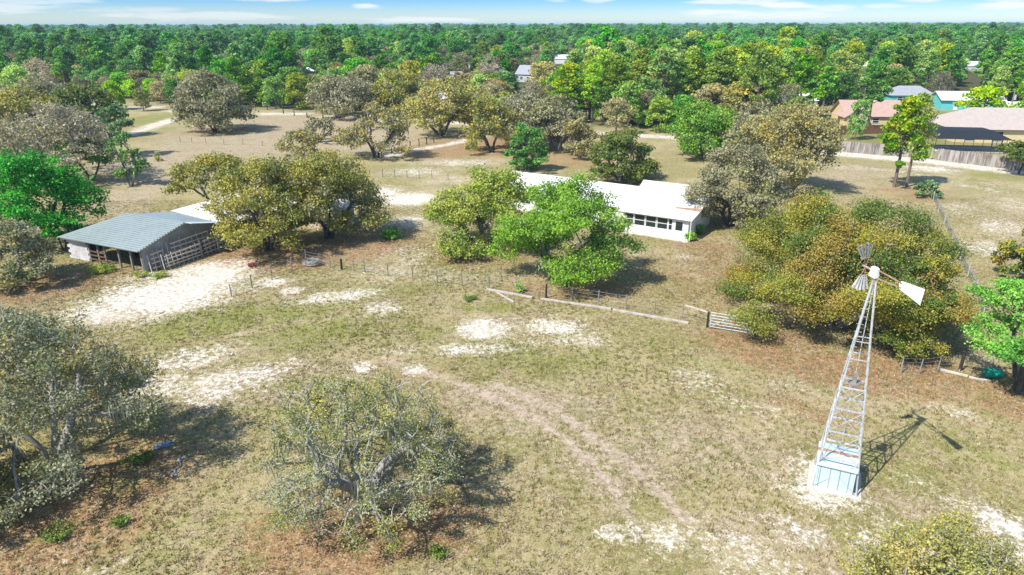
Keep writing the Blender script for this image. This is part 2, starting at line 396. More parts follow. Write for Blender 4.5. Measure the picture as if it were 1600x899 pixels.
def ground_material():
    m = bpy.data.materials.new('ground'); m.use_nodes = True; g = NT(m.node_tree); b = m.node_tree.nodes['Principled BSDF']
    pos = g.new('ShaderNodeNewGeometry').outputs['Position']
    A = lambda n: g.new('ShaderNodeAttribute', attribute_name=n).outputs['Fac']
    big = g.noise(pos, 0.13, 4, 0.6); mid = g.noise(pos, 0.55, 5, 0.65); fine = g.noise(pos, 2.6, 5, 0.7); micro = g.noise(pos, 9.0, 4, 0.7)
    mott = g.math('ADD', g.math('MULTIPLY', mid, 0.5), g.math('MULTIPLY', fine, 0.5))
    def thr(mask, lo, hi, amp=1.0, n=mott):
        return g.step(g.math('ADD', mask, g.math('MULTIPLY', g.math('SUBTRACT', n, 0.5), amp)), lo, hi)
    mm = g.math('ADD', g.math('MULTIPLY', fine, 0.55), g.math('MULTIPLY', micro, 0.45))
    olive = g.mix(g.step(fine, 0.40, 0.60), (0.20, 0.182, 0.058), (0.335, 0.285, 0.132))
    olive = g.mix(g.step(big, 0.40, 0.62), olive, (0.375, 0.31, 0.165))
    c = g.mix(thr(A('green'), 0.34, 0.72, 2.2), olive, g.mix(fine, (0.155, 0.185, 0.03), (0.28, 0.27, 0.075)))
    c = g.mix(g.math('MULTIPLY', thr(A('dry'), 0.30, 0.75, 2.2), 0.85), c, g.mix(g.step(mm, .4, .62), (0.29, 0.225, 0.15), (0.50, 0.405, 0.29)))
    c = g.mix(g.math('MULTIPLY', thr(A('litter'), 0.34, 0.72, 2.2), 0.9), c, g.mix(g.step(mm, .38, .64), (0.19, 0.10, 0.05), (0.43, 0.265, 0.135)))
    patch = g.noise(pos, 0.42, 6, 0.72, 0.8)
    c = g.mix(g.math('MULTIPLY', g.step(patch, 0.50, 0.60), 0.72), c, g.mix(g.step(mm, .42, .6), (0.205, 0.16, 0.085), (0.40, 0.325, 0.20)))
    c = g.mix(g.math('MULTIPLY', g.step(patch, 0.47, 0.38), 0.6), c, (0.19, 0.185, 0.055))
    # sparse bleached specks and dead thatch all over
    c = g.mix(g.math('MULTIPLY', g.step(micro, 0.54, 0.66), 0.65), c, (0.58, 0.50, 0.36))
    dk = g.noise(pos, 6.3, 5, 0.75)
    c = g.mix(g.math('MULTIPLY', g.step(dk, 0.46, 0.34), 0.62), c, (0.145, 0.12, 0.06))
    c = g.mix(g.math('MULTIPLY', thr(A('track'), 0.42, 1.10, 2.2), 0.78), c, g.mix(g.step(mm, .42, .6), (0.36, 0.275, 0.205), (0.52, 0.42, 0.33)))
    c = g.mix(A('forest'), c, g.mix(mott, (0.05, 0.065, 0.025), (0.12, 0.10, 0.055)))
    sandc = g.mix(g.step(mm, 0.40, 0.60), (0.50, 0.43, 0.345), (0.72, 0.66, 0.58))
    c = g.mix(thr(A('sand'), 0.32, 0.90, 3.8, g.math('ADD', g.math('MULTIPLY', mid, 0.28), g.math('ADD', g.math('MULTIPLY', fine, 0.36), g.math('MULTIPLY', micro, 0.36)))), c, sandc)
    g.l.new(c, b.inputs['Base Color']); b.inputs['Roughness'].default_value = 0.95; b.inputs['Specular IOR Level'].default_value = 0.05
    bp = g.new('ShaderNodeBump'); bp.inputs['Strength'].default_value = 0.55; bp.inputs['Distance'].default_value = 0.12
    g.l.new(g.math('ADD', g.math('MULTIPLY', fine, .5), micro), bp.inputs['Height']); g.l.new(bp.outputs[0], b.inputs['Normal'])
    return m


ground = link_mesh('ground', gm, ground_material()); tag(ground, kind='structure')

# grass tufts on the near pasture (nobody could count them)
NTUFT = 110000
tx = rng.uniform(-62, 62, NTUFT * 3); ty = 15 + 75 * rng.random(NTUFT * 3) ** 1.25
keep = np.abs(tx) < ty * 0.80 + 6; tx, ty = tx[keep][:NTUFT], ty[keep][:NTUFT]
s_, g_, d_, l_, f_, t_ = masks(tx, ty)
keep = ((s_ + rng.normal(0, .16, len(tx))) < 0.5) & (t_ * .7 < rng.random(len(tx))); tx, ty, g_, d_, l_ = tx[keep], ty[keep], g_[keep], d_[keep], l_[keep]
nb = 6; n = len(tx)
hgt = rng.uniform(.03, .10, n) * (1 + 0.4 * (rng.random(n) < .08)); a = rng.uniform(0, 6.283, (n, nb)); lean = rng.uniform(.3, 1.3, (n, nb)); wd = 0.035
bx = tx[:, None] + rng.normal(0, .07, (n, nb)); by = ty[:, None] + rng.normal(0, .07, (n, nb))
hb = hgt[:, None] * rng.uniform(.6, 1.2, (n, nb))
V = np.empty((n, nb, 3, 3))
V[:, :, 0] = np.stack([bx - wd * np.sin(a), by + wd * np.cos(a), np.full_like(bx, -.09)], -1)
V[:, :, 1] = np.stack([bx + wd * np.sin(a), by - wd * np.cos(a), np.full_like(bx, -.09)], -1)
V[:, :, 2] = np.stack([bx + np.cos(a) * lean * hb, by + np.sin(a) * lean * hb, hb], -1)
pal = np.array([[.29, .25, .09], [.40, .335, .18], [.46, .38, .25], [.22, .235, .06], [.38, .25, .14], [.58, .49, .36]])
pr = np.stack([.3 + 0 * g_, .24 + 0 * g_, .16 + .5 * d_, .08 + .8 * g_, .04 + 1.0 * l_, .06 + .3 * d_], -1); pr /= pr.sum(1, keepdims=True)
ch = (pr.cumsum(1) < rng.random((n, 1))).sum(1)
tint = pal[np.clip(ch, 0, 5)] * rng.uniform(.75, 1.2, (n, 1))
gmesh = np_mesh('grass', V.reshape(-1, 3), np.arange(n * nb * 3).reshape(-1, 3), 3, np.repeat(tint, nb * 3, 0))
gr = link_mesh('grass', gmesh, GRASS); tag(gr, 'short dry olive and tan grass tufts across the pasture', 'grass', kind='stuff')

# ------------------------------------------------------------------ trees
PAL = {
    'golden': [((.28, .245, .045), 4), ((.185, .195, .04), 4), ((.27, .185, .055), 1.6), ((.075, .125, .03), 3.8), ((.24, .21, .13), 1.5)],
    'olive': [((.30, .255, .06), 4), ((.22, .21, .055), 4), ((.14, .155, .05), 2.5), ((.23, .215, .14), 2)],
    'yellow': [((.32, .285, .09), 4), ((.25, .24, .085), 4), ((.35, .275, .12), 2), ((.20, .195, .085), 2)],
    'limeoak': [((.23, .28, .05), 4), ((.30, .31, .075), 3), ((.15, .21, .045), 3), ((.30, .275, .14), 1)],
    'bright': [((.15, .27, .03), 5), ((.21, .32, .045), 3), ((.085, .19, .03), 3), ((.24, .25, .10), .8)],
    'vivid': [((.04, .26, .025), 5), ((.075, .34, .035), 3), ((.02, .15, .016), 3)],
    'fresh': [((.15, .34, .06), 5), ((.22, .40, .09), 3), ((.09, .24, .05), 3)],
    'grey': [((.26, .235, .175), 4), ((.20, .185, .13), 4), ((.22, .215, .10), 2.5), ((.15, .14, .10), 2)],
    'greygold': [((.30, .255, .13), 4), ((.24, .215, .12), 4), ((.30, .235, .08), 2.5), ((.17, .165, .09), 2)],
    'sparse': [((.29, .27, .075), 4), ((.20, .21, .065), 4), ((.33, .28, .08), 1.5), ((.13, .15, .055), 3), ((.27, .27, .20), 3)],
    'greymoss': [((.26, .255, .205), 4), ((.19, .19, .135), 4), ((.27, .225, .09), 1.3), ((.13, .145, .075), 3.5), ((.18, .14, .07), 1)],
    'dark': [((.085, .12, .03), 4), ((.13, .155, .04), 3), ((.19, .19, .05), 1.6), ((.05, .085, .025), 2)],
    'midgreen': [((.07, .19, .045), 4), ((.11, .24, .055), 3), ((.18, .26, .09), 1.3), ((.045, .12, .03), 2)],
    'bluegreen': [((.13, .21, .11), 4), ((.19, .27, .16), 2), ((.08, .15, .06), 3)],
    'pine': [((.05, .235, .02), 5), ((.11, .30, .025), 3), ((.03, .135, .02), 3)],
    'pinelight': [((.19, .31, .035), 4), ((.27, .37, .045), 3), ((.07, .20, .025), 3), ((.28, .31, .05), .7)],
    'lime': [((.21, .39, .02), 5), ((.30, .43, .03), 3), ((.11, .25, .015), 2.5)],
    'broad': [((.09, .26, .03), 4), ((.16, .33, .04), 3), ((.04, .15, .025), 3)],
    'bare': [((.30, .26, .20), 4), ((.24, .205, .155), 4), ((.20, .18, .12), 2)],
    'amber': [((.46, .36, .035), 5), ((.38, .31, .035), 3), ((.25, .23, .05), 2)],
    'olivegrass': [((.09, .15, .03), 4), ((.14, .19, .045), 3), ((.20, .19, .08), 2)],
    'moss': [((.29, .285, .27), 4), ((.22, .217, .205), 4), ((.34, .335, .32), 2)],
}


def pick(palname, n, r):
    cs = np.array([c for c, _ in PAL[palname]]) * np.array([1.55, 1.6, 1.2]) * (.9 if palname == 'moss' else 1); w = np.array([x for _, x in PAL[palname]], float)
    return cs[r.choice(len(cs), n, p=w / w.sum())]


def quads_at(cen, size, r, up=0.5, out=None, stretch=1.35):
    """rhombic leaves of the given size at the given points"""
    n = len(cen)
    nr = r.normal(0, 1, (n, 3)); nr /= np.linalg.norm(nr, axis=1, keepdims=True); nr[:, 2] += up
    if out is not None: nr += out * 0.5
    nr /= np.linalg.norm(nr, axis=1, keepdims=True) + 1e-9
    t = r.normal(0, 1, (n, 3)); a = np.cross(nr, t); a /= np.linalg.norm(a, axis=1, keepdims=True) + 1e-9; b = np.cross(nr, a)
    s = (size * r.uniform(.6, 1.35, n))[:, None] * 0.5
    bend = nr * s * r.uniform(-.5, .5, (n, 1))
    V = np.stack([cen - a * s * stretch + bend, cen - b * s, cen + a * s * stretch + bend, cen + b * s], 1)
    return V.reshape(-1, 3), np.arange(n * 4).reshape(-1, 4)


def grow(att, pos0, par0, step, kill, r, maxit=90):
    pos = [np.array(p, float) for p in pos0]; par = list(par0); nch = [0] * len(pos)
    att = att.copy(); dm = np.full(len(att), 1e9); near = np.zeros(len(att), int); new = list(range(len(pos)))
    for it in range(maxit):
        if len(att) == 0: break
        P = np.array([pos[i] for i in new]); D = np.linalg.norm(att[:, None] - P[None], axis=2)
        k = D.argmin(1); dd = D[np.arange(len(att)), k]; up = dd < dm
        dm[up] = dd[up]; near[up] = np.array(new)[k[up]]
        live = dm > kill; att, dm, near = att[live], dm[live], near[live]
        if len(att) == 0: break
        ids = np.unique(near); new = []
        for i in ids:
            if nch[i] >= 4: continue
            m = near == i; v = att[m] - pos[i]; v /= np.linalg.norm(v, axis=1, keepdims=True)
            d = v.sum(0); d /= np.linalg.norm(d) + 1e-9
            if par[i] >= 0:
                q = pos[i] - pos[par[i]]; q /= np.linalg.norm(q) + 1e-9; d = d + 0.45 * q
            d = d + r.normal(0, .22, 3); d /= np.linalg.norm(d)
            pos.append(pos[i] + d * step); par.append(int(i)); nch.append(0); nch[i] += 1; new.append(len(pos) - 1)
        if not new: break
    return np.array(pos), np.array(par)


def tube_mesh(pos, par, rad, ns=5):
    n = len(pos); ring = np.zeros((n, ns, 3)); U = np.zeros((n, 3)); dirs = np.zeros((n, 3))
    ang = np.arange(ns) * 2 * math.pi / ns; ca, sa = np.cos(ang)[:, None], np.sin(ang)[:, None]
    for i in range(n):
        p = par[i]
        d = pos[i] - pos[p] if p >= 0 else np.array([0, 0, 1.]); d = d / (np.linalg.norm(d) + 1e-9)
        if p >= 0: d = d + 0.5 * dirs[p]; d /= np.linalg.norm(d) + 1e-9; u = U[p]
        else: u = np.array([1., 0, 0])
        u = u - d * (u @ d); u /= np.linalg.norm(u) + 1e-9
        w = np.array([d[1] * u[2] - d[2] * u[1], d[2] * u[0] - d[0] * u[2], d[0] * u[1] - d[1] * u[0]])
        U[i] = u; dirs[i] = d; ring[i] = pos[i] + rad[i] * (ca * u + sa * w)
    F_ = []
    k = np.arange(ns)
    for i in range(n):
        p = par[i]
        if p < 0: continue
        F_.append(np.stack([p * ns + k, p * ns + (k + 1) % ns, i * ns + (k + 1) % ns, i * ns + k], -1))
    return ring.reshape(-1, 3), np.concatenate(F_)


def crown_points(R, H, zlow, lobes, n, r, flat=1.0):
    """points inside lobes that bulge from a low dome: leaves gaps between them"""
    lobes = int(lobes * 1.5); f1, f2 = r.uniform(0, 6.28, 2)
    th = r.uniform(-.5, .5, lobes) + np.arange(lobes) * 2.4
    t = r.permutation((np.arange(lobes) + r.random(lobes)) / lobes)
    rr = .76 * np.sqrt(np.maximum(1 - t ** 2.0, .04)) * np.sqrt(r.uniform(.42, 1.08, lobes)) * r.uniform(.85, 1.1, lobes)
    rr = rr * (1.03 + .08 * np.sin(2 * th + f1) + .07 * np.sin(3 * th + f2))
    Lr = R * r.uniform(.16, .34, lobes)
    Lc = np.stack([R * rr * np.cos(th), R * rr * np.sin(th), zlow + Lr * .35 + (H - zlow - Lr * .85) * t * (1 - .10 * r.random(lobes))], -1)
    which = r.choice(lobes, n, p=Lr ** 2 / (Lr ** 2).sum())
    v = r.normal(0, 1, (n, 3)); v /= np.linalg.norm(v, axis=1, keepdims=True); v *= r.random((n, 1)) ** (1 / 3)
    P = Lc[which] + v * Lr[which][:, None] * np.array([1, 1, .62])
    P[:, 2] = np.clip(P[:, 2], zlow * .8, H)
    return P


def oak(name, label, foot, R, H, pal, seed, leaf=0.12, dens=2.4, trunks=3, lobes=20, zlow=None, moss=0.0, bark=None, twigs=0.0, spread=.32, natt=None, cat='tree', step=None, tr=None, group=None, sig=None, tip=None, gap=.75):
    """spreading tree grown towards the points of its crown"""
    r = np.random.default_rng(seed); zlow = H * .12 if zlow is None else zlow
    natt = natt or int(np.clip(620 * (R / 5) ** 1.6, 380, 1900)); step = step or np.clip(R * .055, .26, .6)
    att = crown_points(R, H, zlow, lobes, natt, r)
    pos, par = [], []; base_h = H * r.uniform(.10, .2)
    for t in range(trunks):
        a = 2 * math.pi * (t + r.uniform(-.3, .3)) / trunks; L = spread * R * (0.35 if trunks == 1 else r.uniform(.7, 1.2)); hh = max(H * r.uniform(.32, .48), base_h)
        b0 = np.array([.12 * R * .4 * math.cos(a), .12 * R * .4 * math.sin(a), -.15]) * (0 if trunks == 1 else 1); b0[2] = -.15
        m = max(4, int(math.hypot(L, hh) / step)); p = -1; wob = r.normal(0, .07, 3) * R
        for k in range(m + 1):
            s = k / m; q = b0 + np.array([L * math.cos(a) * s ** 1.3, L * math.sin(a) * s ** 1.3, (hh + .15) * s]) + wob * math.sin(s * math.pi) * np.array([1, 1, 0])
            pos.append(q); par.append(p); p = len(pos) - 1
    pos, par = grow(att, pos, par, step, step * 1.5, r)
    n = len(pos); cnt = np.zeros(n); kids = np.zeros(n, int)
    for i in range(n - 1, -1, -1):
        if kids[i] == 0: cnt[i] = 1
        if par[i] >= 0: cnt[par[i]] += cnt[i]; kids[par[i]] += 1
    # soften the kinks
    for _ in range(2):
        q = pos.copy()
        m = par >= 0; acc = np.zeros_like(pos); c2 = np.zeros(n)
        np.add.at(acc, par[m], pos[m]); np.add.at(c2, par[m], 1); acc[m] += pos[par[m]]; c2[m] += 1
        mv = m & (kids > 0); q[mv] = .6 * pos[mv] + .4 * acc[mv] / c2[mv][:, None]; pos = q
    root_n = cnt[par < 0].max(); tr = tr or (.018 * H + .016 * R) / (1 if trunks == 1 else 1.2)
    tip = tip or max(.012, leaf * .09); ex = math.log(tr / tip) / math.log(max(root_n, 3))
    rad = tip * cnt ** ex
    V, Fq = tube_mesh(pos, par, rad, 6 if leaf < .16 else 5)
    tips = np.where(cnt <= 2)[0]
    if twigs:
        k = int(len(tips) * twigs); s = pos[r.choice(tips, k)]; d = r.normal(0, 1, (k, 3)); d[:, 2] = np.abs(d[:, 2]) * .7; d /= np.linalg.norm(d, axis=1, keepdims=True)
        L = r.uniform(.35, 1.0, k)[:, None] * step * 2.2; e = s + d * L; sd_ = np.cross(d, r.normal(0, 1, (k, 3))); sd_ /= np.linalg.norm(sd_, axis=1, keepdims=True)
        w = .016 + leaf * .06; mid = (s + e) / 2 + r.normal(0, .06, (k, 3)) * L
        TV = np.stack([s - sd_ * w, s + sd_ * w, mid - sd_ * w * .8, mid + sd_ * w * .8, e - sd_ * w * .4, e + sd_ * w * .4], 1).reshape(-1, 3)
        b6 = np.arange(k)[:, None] * 6; TF = np.concatenate([b6 + np.array([0, 1, 3, 2]), b6 + np.array([2, 3, 5, 4])])
        Fq = np.concatenate([Fq, TF + len(V)]); V = np.concatenate([V, TV])
    root = thing(name, label, cat, (foot[0], foot[1], 0), 0, group)
    tk = link_mesh('trunk', np_mesh('trunk', V, Fq, 4, smooth=True), bark or BARK, root)
    # leaves
    nl = int(1.25 * dens * math.pi * R * R / (leaf * leaf * .62))
    cand = np.where(cnt <= 6)[0]; pr = r.lognormal(0, gap, len(cand)) / cnt[cand] ** .5
    clr = r.random(n) < .86
    w_ = r.choice(cand, nl, p=pr / pr.sum()); sg = sig or max(step * .66, .055 * R)
    cen = pos[w_] + r.normal(0, 1, (nl, 3)) * sg * np.array([1, 1, .62]) + np.array([0, 0, .12 * sg])
    cen[:, 2] = np.maximum(cen[:, 2], .15)
    ctr = np.array([0, 0, H * .35]); out = cen - ctr; out /= np.linalg.norm(out, axis=1, keepdims=True)
    LV, LF = quads_at(cen, leaf, r, .45, out)
    # clump colours: inherited along the branches so that neighbours agree
    nodecol = pick(pal, n, r)
    for i in range(n):
        if par[i] >= 0 and r.random() < .88: nodecol[i] = nodecol[par[i]]
    lc = np.where(r.random((nl, 1)) < .72, nodecol[w_], pick(pal, nl, r)) * r.uniform(.78, 1.2, (nl, 1))
    link_mesh('crown', np_mesh('crown', LV, LF, 4, np.repeat(lc, 4, 0)), LEAF, root)
    if moss:
        k = int(moss * R * R * 7); cm = np.where((cnt > 1) & (cnt < 40) & (pos[:, 2] > .22 * H))[0]
        c0 = pos[r.choice(cm, max(k // 14, 1))]; s = np.repeat(c0, 14, 0) + r.normal(0, 1, (len(c0) * 14, 3)) * np.array([.22, .22, .12]) * (1 + R * .05)
        k = len(s); L = r.uniform(.2, .95, k) * (.55 + R * .06); L = np.minimum(L, s[:, 2] - .2); a = r.uniform(0, 6.28, k)
        w = np.maximum(.034, leaf * .5) * r.uniform(.6, 1.2, k); dx = np.stack([np.cos(a) * w, np.sin(a) * w, 0 * w], -1); dz = np.zeros((k, 3)); dz[:, 2] = -1
        sw = r.normal(0, .08, (k, 3)) * np.array([1, 1, 0])
        p1 = s + dz * L[:, None] * .5 + sw; p2 = s + dz * L[:, None] + sw * 1.6
        MV = np.stack([s - dx * .5, s + dx * .5, p1 - dx, p1 + dx, p2 - dx * .15, p2 + dx * .15], 1).reshape(-1, 3)
        b6 = np.arange(k)[:, None] * 6; MF = np.concatenate([b6 + np.array([0, 1, 3, 2]), b6 + np.array([2, 3, 5, 4])])
        link_mesh('moss_fronds', np_mesh('moss_fronds', MV, MF, 4, np.repeat(pick('moss', k, r) * r.uniform(.8, 1.15, (k, 1)), 6, 0)), MOSS, root)
    return root


def size_from(foot, wpx, top, back=.2):
    p = G(*foot); sl = math.sqrt(p.x ** 2 + p.y ** 2 + HC ** 2)
    f = p.y * _cP + HC * _sP
    R = wpx * f / F / 2
    d = p.y + R * back; H = h_at(foot[0], top, d); R *= 1.12; H *= 1.06
    return p, sl, R, H


def photo_oak(name, label, foot, wpx, top, pal, seed, **kw):
    p, sl, R, H = size_from(foot, wpx, top); H = max(H, R * .5)
    kw.setdefault('leaf', float(np.clip(sl * .00215, .065, .38)))
    return oak(name, label, (p.x, p.y), R, H, pal, seed, **kw)


# --- the trees standing on the property (each one of its own)
photo_oak('oak_tree', 'sparse mossy oak with grey limbs in the middle of the near pasture', (568, 790), 345, 585, 'sparse', 1, dens=.60, gap=1.0, trunks=6, lobes=30, moss=6.0, twigs=2.4, bark=BARK_L, spread=.42, zlow=.8, sig=.24, leaf=.065, tip=.026, tr=.25, natt=1000, step=.4)
photo_oak('oak_tree', 'grey mossy oak at the left edge of the near pasture with brown litter beneath', (85, 735), 330, 480, 'greymoss', 2, dens=1.25, trunks=4, lobes=32, moss=2.4, twigs=2.0, bark=BARK_L, zlow=.6, tip=.022, sig=.28)
photo_oak('oak_tree', 'pale grey twiggy oak at the left edge behind the large mossy one', (0, 640), 250, 468, 'greymoss', 3, dens=1.35, trunks=3, lobes=18, moss=2.0, twigs=3.0, bark=BARK_L, zlow=.6, tip=.022, sig=.28)
photo_oak('oak_tree', 'mossy oak cut off by the lower left corner of the picture', (-120, 830), 280, 640, 'greymoss', 4, dens=1.7, trunks=3, lobes=16, moss=2.0, twigs=2.0, bark=BARK_L)
photo_oak('oak_tree', 'yellow green oak top with grey twigs at the bottom edge below the windmill', (1465, 985), 330, 826, 'yellow', 5, dens=1.25, trunks=4, lobes=24, twigs=1.6, bark=BARK_L, sig=.26, tip=.022)
photo_oak('oak_tree', 'fresh green tree with dark trunk at the right edge by the green barrel', (1592, 612), 190, 425, 'fresh', 6, dens=2.6, trunks=3, lobes=20, moss=1.2, bark=BARK_D, zlow=2.3)
photo_oak('oak_tree', 'small dull olive oak at the right edge above the fresh green tree', (1608, 440), 110, 350, 'golden', 7, dens=2.2, trunks=2, lobes=12)
photo_oak('oak_tree', 'big golden olive oak behind the windmill beside the tube gate', (1304, 506), 328, 303, 'golden', 8, leaf=.09, dens=3.4, gap=.8, sig=.46, trunks=5, lobes=32, moss=.25, twigs=1.0, zlow=.7, bark=BARK_L)
photo_oak('oak_tree', 'low golden oak right behind the windmill tower joined to the bigger oak', (1412, 545), 160, 395, 'golden', 9, leaf=.09, dens=2.8, gap=.95, trunks=3, lobes=15, moss=.3, zlow=.35)
photo_oak('oak_tree', 'grey leaved oak shading the right end of the white house', (1140, 352), 168, 230, 'grey', 10, dens=2.6, trunks=3, lobes=20, moss=1.2, bark=BARK_D, zlow=.8)
photo_oak('oak_tree', 'tall grey and gold oak behind the grey oak at the house end', (1228, 300), 165, 158, 'greygold', 11, dens=2.4, trunks=2, lobes=24, moss=1.0, zlow=1.0)
photo_oak('oak_tree', 'bright green leaning oak in front of the white house with a shadow on the yard', (888, 440), 212, 276, 'bright', 12, dens=2.7, trunks=2, lobes=20, moss=1.6, bark=BARK_D, zlow=1.4, spread=.4)
photo_oak('oak_tree', 'yellow green oak left of the bright green one hiding the house middle', (754, 388), 180, 260, 'limeoak', 13, dens=2.7, trunks=3, lobes=20, moss=.5, zlow=.5)
photo_oak('oak_tree', 'golden oak over the tan shed beside the sandy yard', (512, 372), 190, 236, 'olive', 14, dens=2.3, trunks=3, lobes=24, moss=.9, bark=BARK_D, zlow=1.6)
photo_oak('oak_tree', 'olive oak between barn and tan shed in the middle of its clump', (418, 390), 168, 242, 'olive', 15, dens=2.2, trunks=3, lobes=20, moss=.9, bark=BARK_D, zlow=1.4)
photo_oak('oak_tree', 'olive oak behind the rusty white shed roof next to the barn', (336, 322), 132, 240, 'olive', 16, dens=2.2, trunks=3, lobes=18, moss=.8, zlow=2.4)
photo_oak('oak_tree', 'dense dark olive round tree right behind the white house roof', (967, 281), 112, 203, 'dark', 17, dens=3.4, trunks=2, lobes=26, zlow=.4)
photo_oak('oak_tree', 'mid green bushy tree behind the left end of the white house', (824, 266), 76, 192, 'midgreen', 18, dens=3.2, trunks=2, lobes=18, zlow=.3)
photo_oak('oak_tree', 'light green round tree beside the sandy road behind the house', (1100, 247), 126, 160, 'bright', 19, dens=3.0, trunks=2, lobes=22, zlow=.7)
photo_oak('oak_tree', 'yellow oak with several dark leaning trunks beside the sandy road', (690, 212), 118, 122, 'yellow', 20, dens=1.9, trunks=4, lobes=20, bark=BARK_D, spread=.45, zlow=2.2)
photo_oak('oak_tree', 'yellowish mossy oak right of the one with leaning dark trunks', (768, 238), 105, 150, 'olive', 21, dens=2.2, trunks=3, lobes=18, moss=1.0, bark=BARK_D)
photo_oak('oak_tree', 'grey mossy oak left of the dark olive round tree behind the house', (868, 236), 105, 148, 'grey', 22, dens=2.2, trunks=3, lobes=18, moss=.8)
photo_oak('oak_tree', 'tan twiggy oak on brown litter behind the mid green bushy tree', (905, 246), 70, 182, 'greygold', 23, dens=2.0, trunks=2, lobes=14, moss=.5)
photo_oak('oak_tree', 'sparse grey oak with crooked limbs by the black posts of the drive', (588, 246), 122, 160, 'greygold', 24, dens=1.15, trunks=3, lobes=18, moss=1.8, twigs=1.2, bark=BARK_D, sig=.34)
photo_oak('oak_tree', 'small grey open oak standing alone in the dry far field', (498, 222), 62, 182, 'grey', 25, dens=1.1, trunks=2, lobes=10, moss=1.5, twigs=1.0, bark=BARK_D, sig=.3)
photo_oak('oak_tree', 'wide purplish grey mossy oak beside the forked sandy drive', (338, 206), 120, 110, 'grey', 26, dens=2.5, trunks=3, lobes=22, moss=2.0, bark=BARK_D, zlow=1.0)
photo_oak('oak_tree', 'bare silver grey oak with crooked black trunk behind the vivid green tree', (95, 285), 190, 160, 'bare', 27, dens=1.0, trunks=3, lobes=22, moss=.9, twigs=3.0, bark=BARK_L, sig=.4)
photo_oak('oak_tree', 'dark olive oak in the far left clump nearest the drive', (140, 216), 110, 130, 'dark', 28, dens=2.3, trunks=3, lobes=18, moss=.9)
photo_oak('oak_tree', 'olive grey oak in the far left clump at the picture edge', (40, 228), 150, 138, 'olive', 29, dens=2.1, trunks=3, lobes=20, moss=.7)
photo_oak('oak_tree', 'grey oak in the far left clump behind the silver bare oak', (75, 205), 130, 122, 'grey', 30, dens=2.1, trunks=3, lobes=20, moss=.7)
photo_oak('oak_tree', 'blue green oak at the edge of the far left clump by the drive', (186, 245), 64, 166, 'bluegreen', 31, dens=2.6, trunks=2, lobes=14, zlow=4.5)
photo_oak('oak_tree', 'mossy tree with grey trunk and bright green top in the field behind the barn', (204, 291), 62, 206, 'midgreen', 32, dens=1.9, trunks=2, lobes=12, moss=2.4, zlow=1.2)
photo_oak('oak_tree', 'green leaning tree beside the mossy grey trunk tree behind the barn', (142, 283), 80, 215, 'midgreen', 33, dens=1.6, trunks=2, lobes=12, bark=BARK_D, moss=.6, zlow=3.2)
photo_oak('leafy_tree', 'large vivid green tree left of the barn', (72, 378), 175, 236, 'vivid', 34, dens=2.8, trunks=3, lobes=30, bark=BARK_D, zlow=1.8)
photo_oak('leafy_tree', 'small vivid green tree touching the left corner of the barn', (100, 392), 62, 330, 'vivid', 35, dens=2.8, trunks=2, lobes=12, bark=BARK_D, zlow=.9)
photo_oak('oak_tree', 'olive grey oak at the left edge in front of the barn', (22, 445), 140, 338, 'greymoss', 36, dens=2.6, trunks=3, lobes=18, moss=.8, zlow=.3)
photo_oak('oak_tree', 'dark olive oak at the right edge above the grey board fence', (1592, 272), 90, 222, 'dark', 37, dens=1.7, trunks=1, lobes=12, bark=BARK_D, zlow=2.0)

photo_oak('oak_tree', 'grey oak across the sandy road behind the small lone open oak', (528, 184), 112, 116, 'grey', 38, dens=2.0, trunks=3, lobes=16, bark=BARK_L, twigs=1.0)
photo_oak('oak_tree', 'dull yellow oak across the sandy road left of the yellow leaning trunk oak', (622, 182), 100, 108, 'olive', 39, dens=2.2, trunks=3, lobes=16)
photo_oak('oak_tree', 'grey twiggy oak between the two mossy oaks above the house left end', (815, 229), 118, 142, 'grey', 40, dens=1.7, trunks=3, lobes=18, moss=.8, twigs=1.5, bark=BARK_L)
photo_oak('oak_tree', 'yellow oak crowding the right side of the one with leaning dark trunks', (742, 206), 92, 128, 'yellow', 41, dens=2.0, trunks=2, lobes=16, bark=BARK_D)
photo_oak('oak_tree', 'grey tan oak left of the tall grey and gold oak', (1172, 262), 116, 162, 'grey', 42, dens=2.3, trunks=2, lobes=18, moss=.6, zlow=.8)
photo_oak('oak_tree', 'low tan oak in the dry field left of the crooked grey oak', (470, 246), 74, 200, 'greygold', 43, dens=1.4, trunks=2, lobes=12, moss=1.0, twigs=1.0, sig=.34)

# shrubs
def shrub(name, label, foot, R, H, pal, seed, leaf=.12, dens=4.0, cat='shrub'):
    p = G(*foot); return oak(name, label, (p.x, p.y), R, H, pal, seed, leaf=leaf, dens=dens, trunks=4, lobes=16, zlow=.12, natt=150, step=.18, cat=cat, tr=.04, spread=.3)


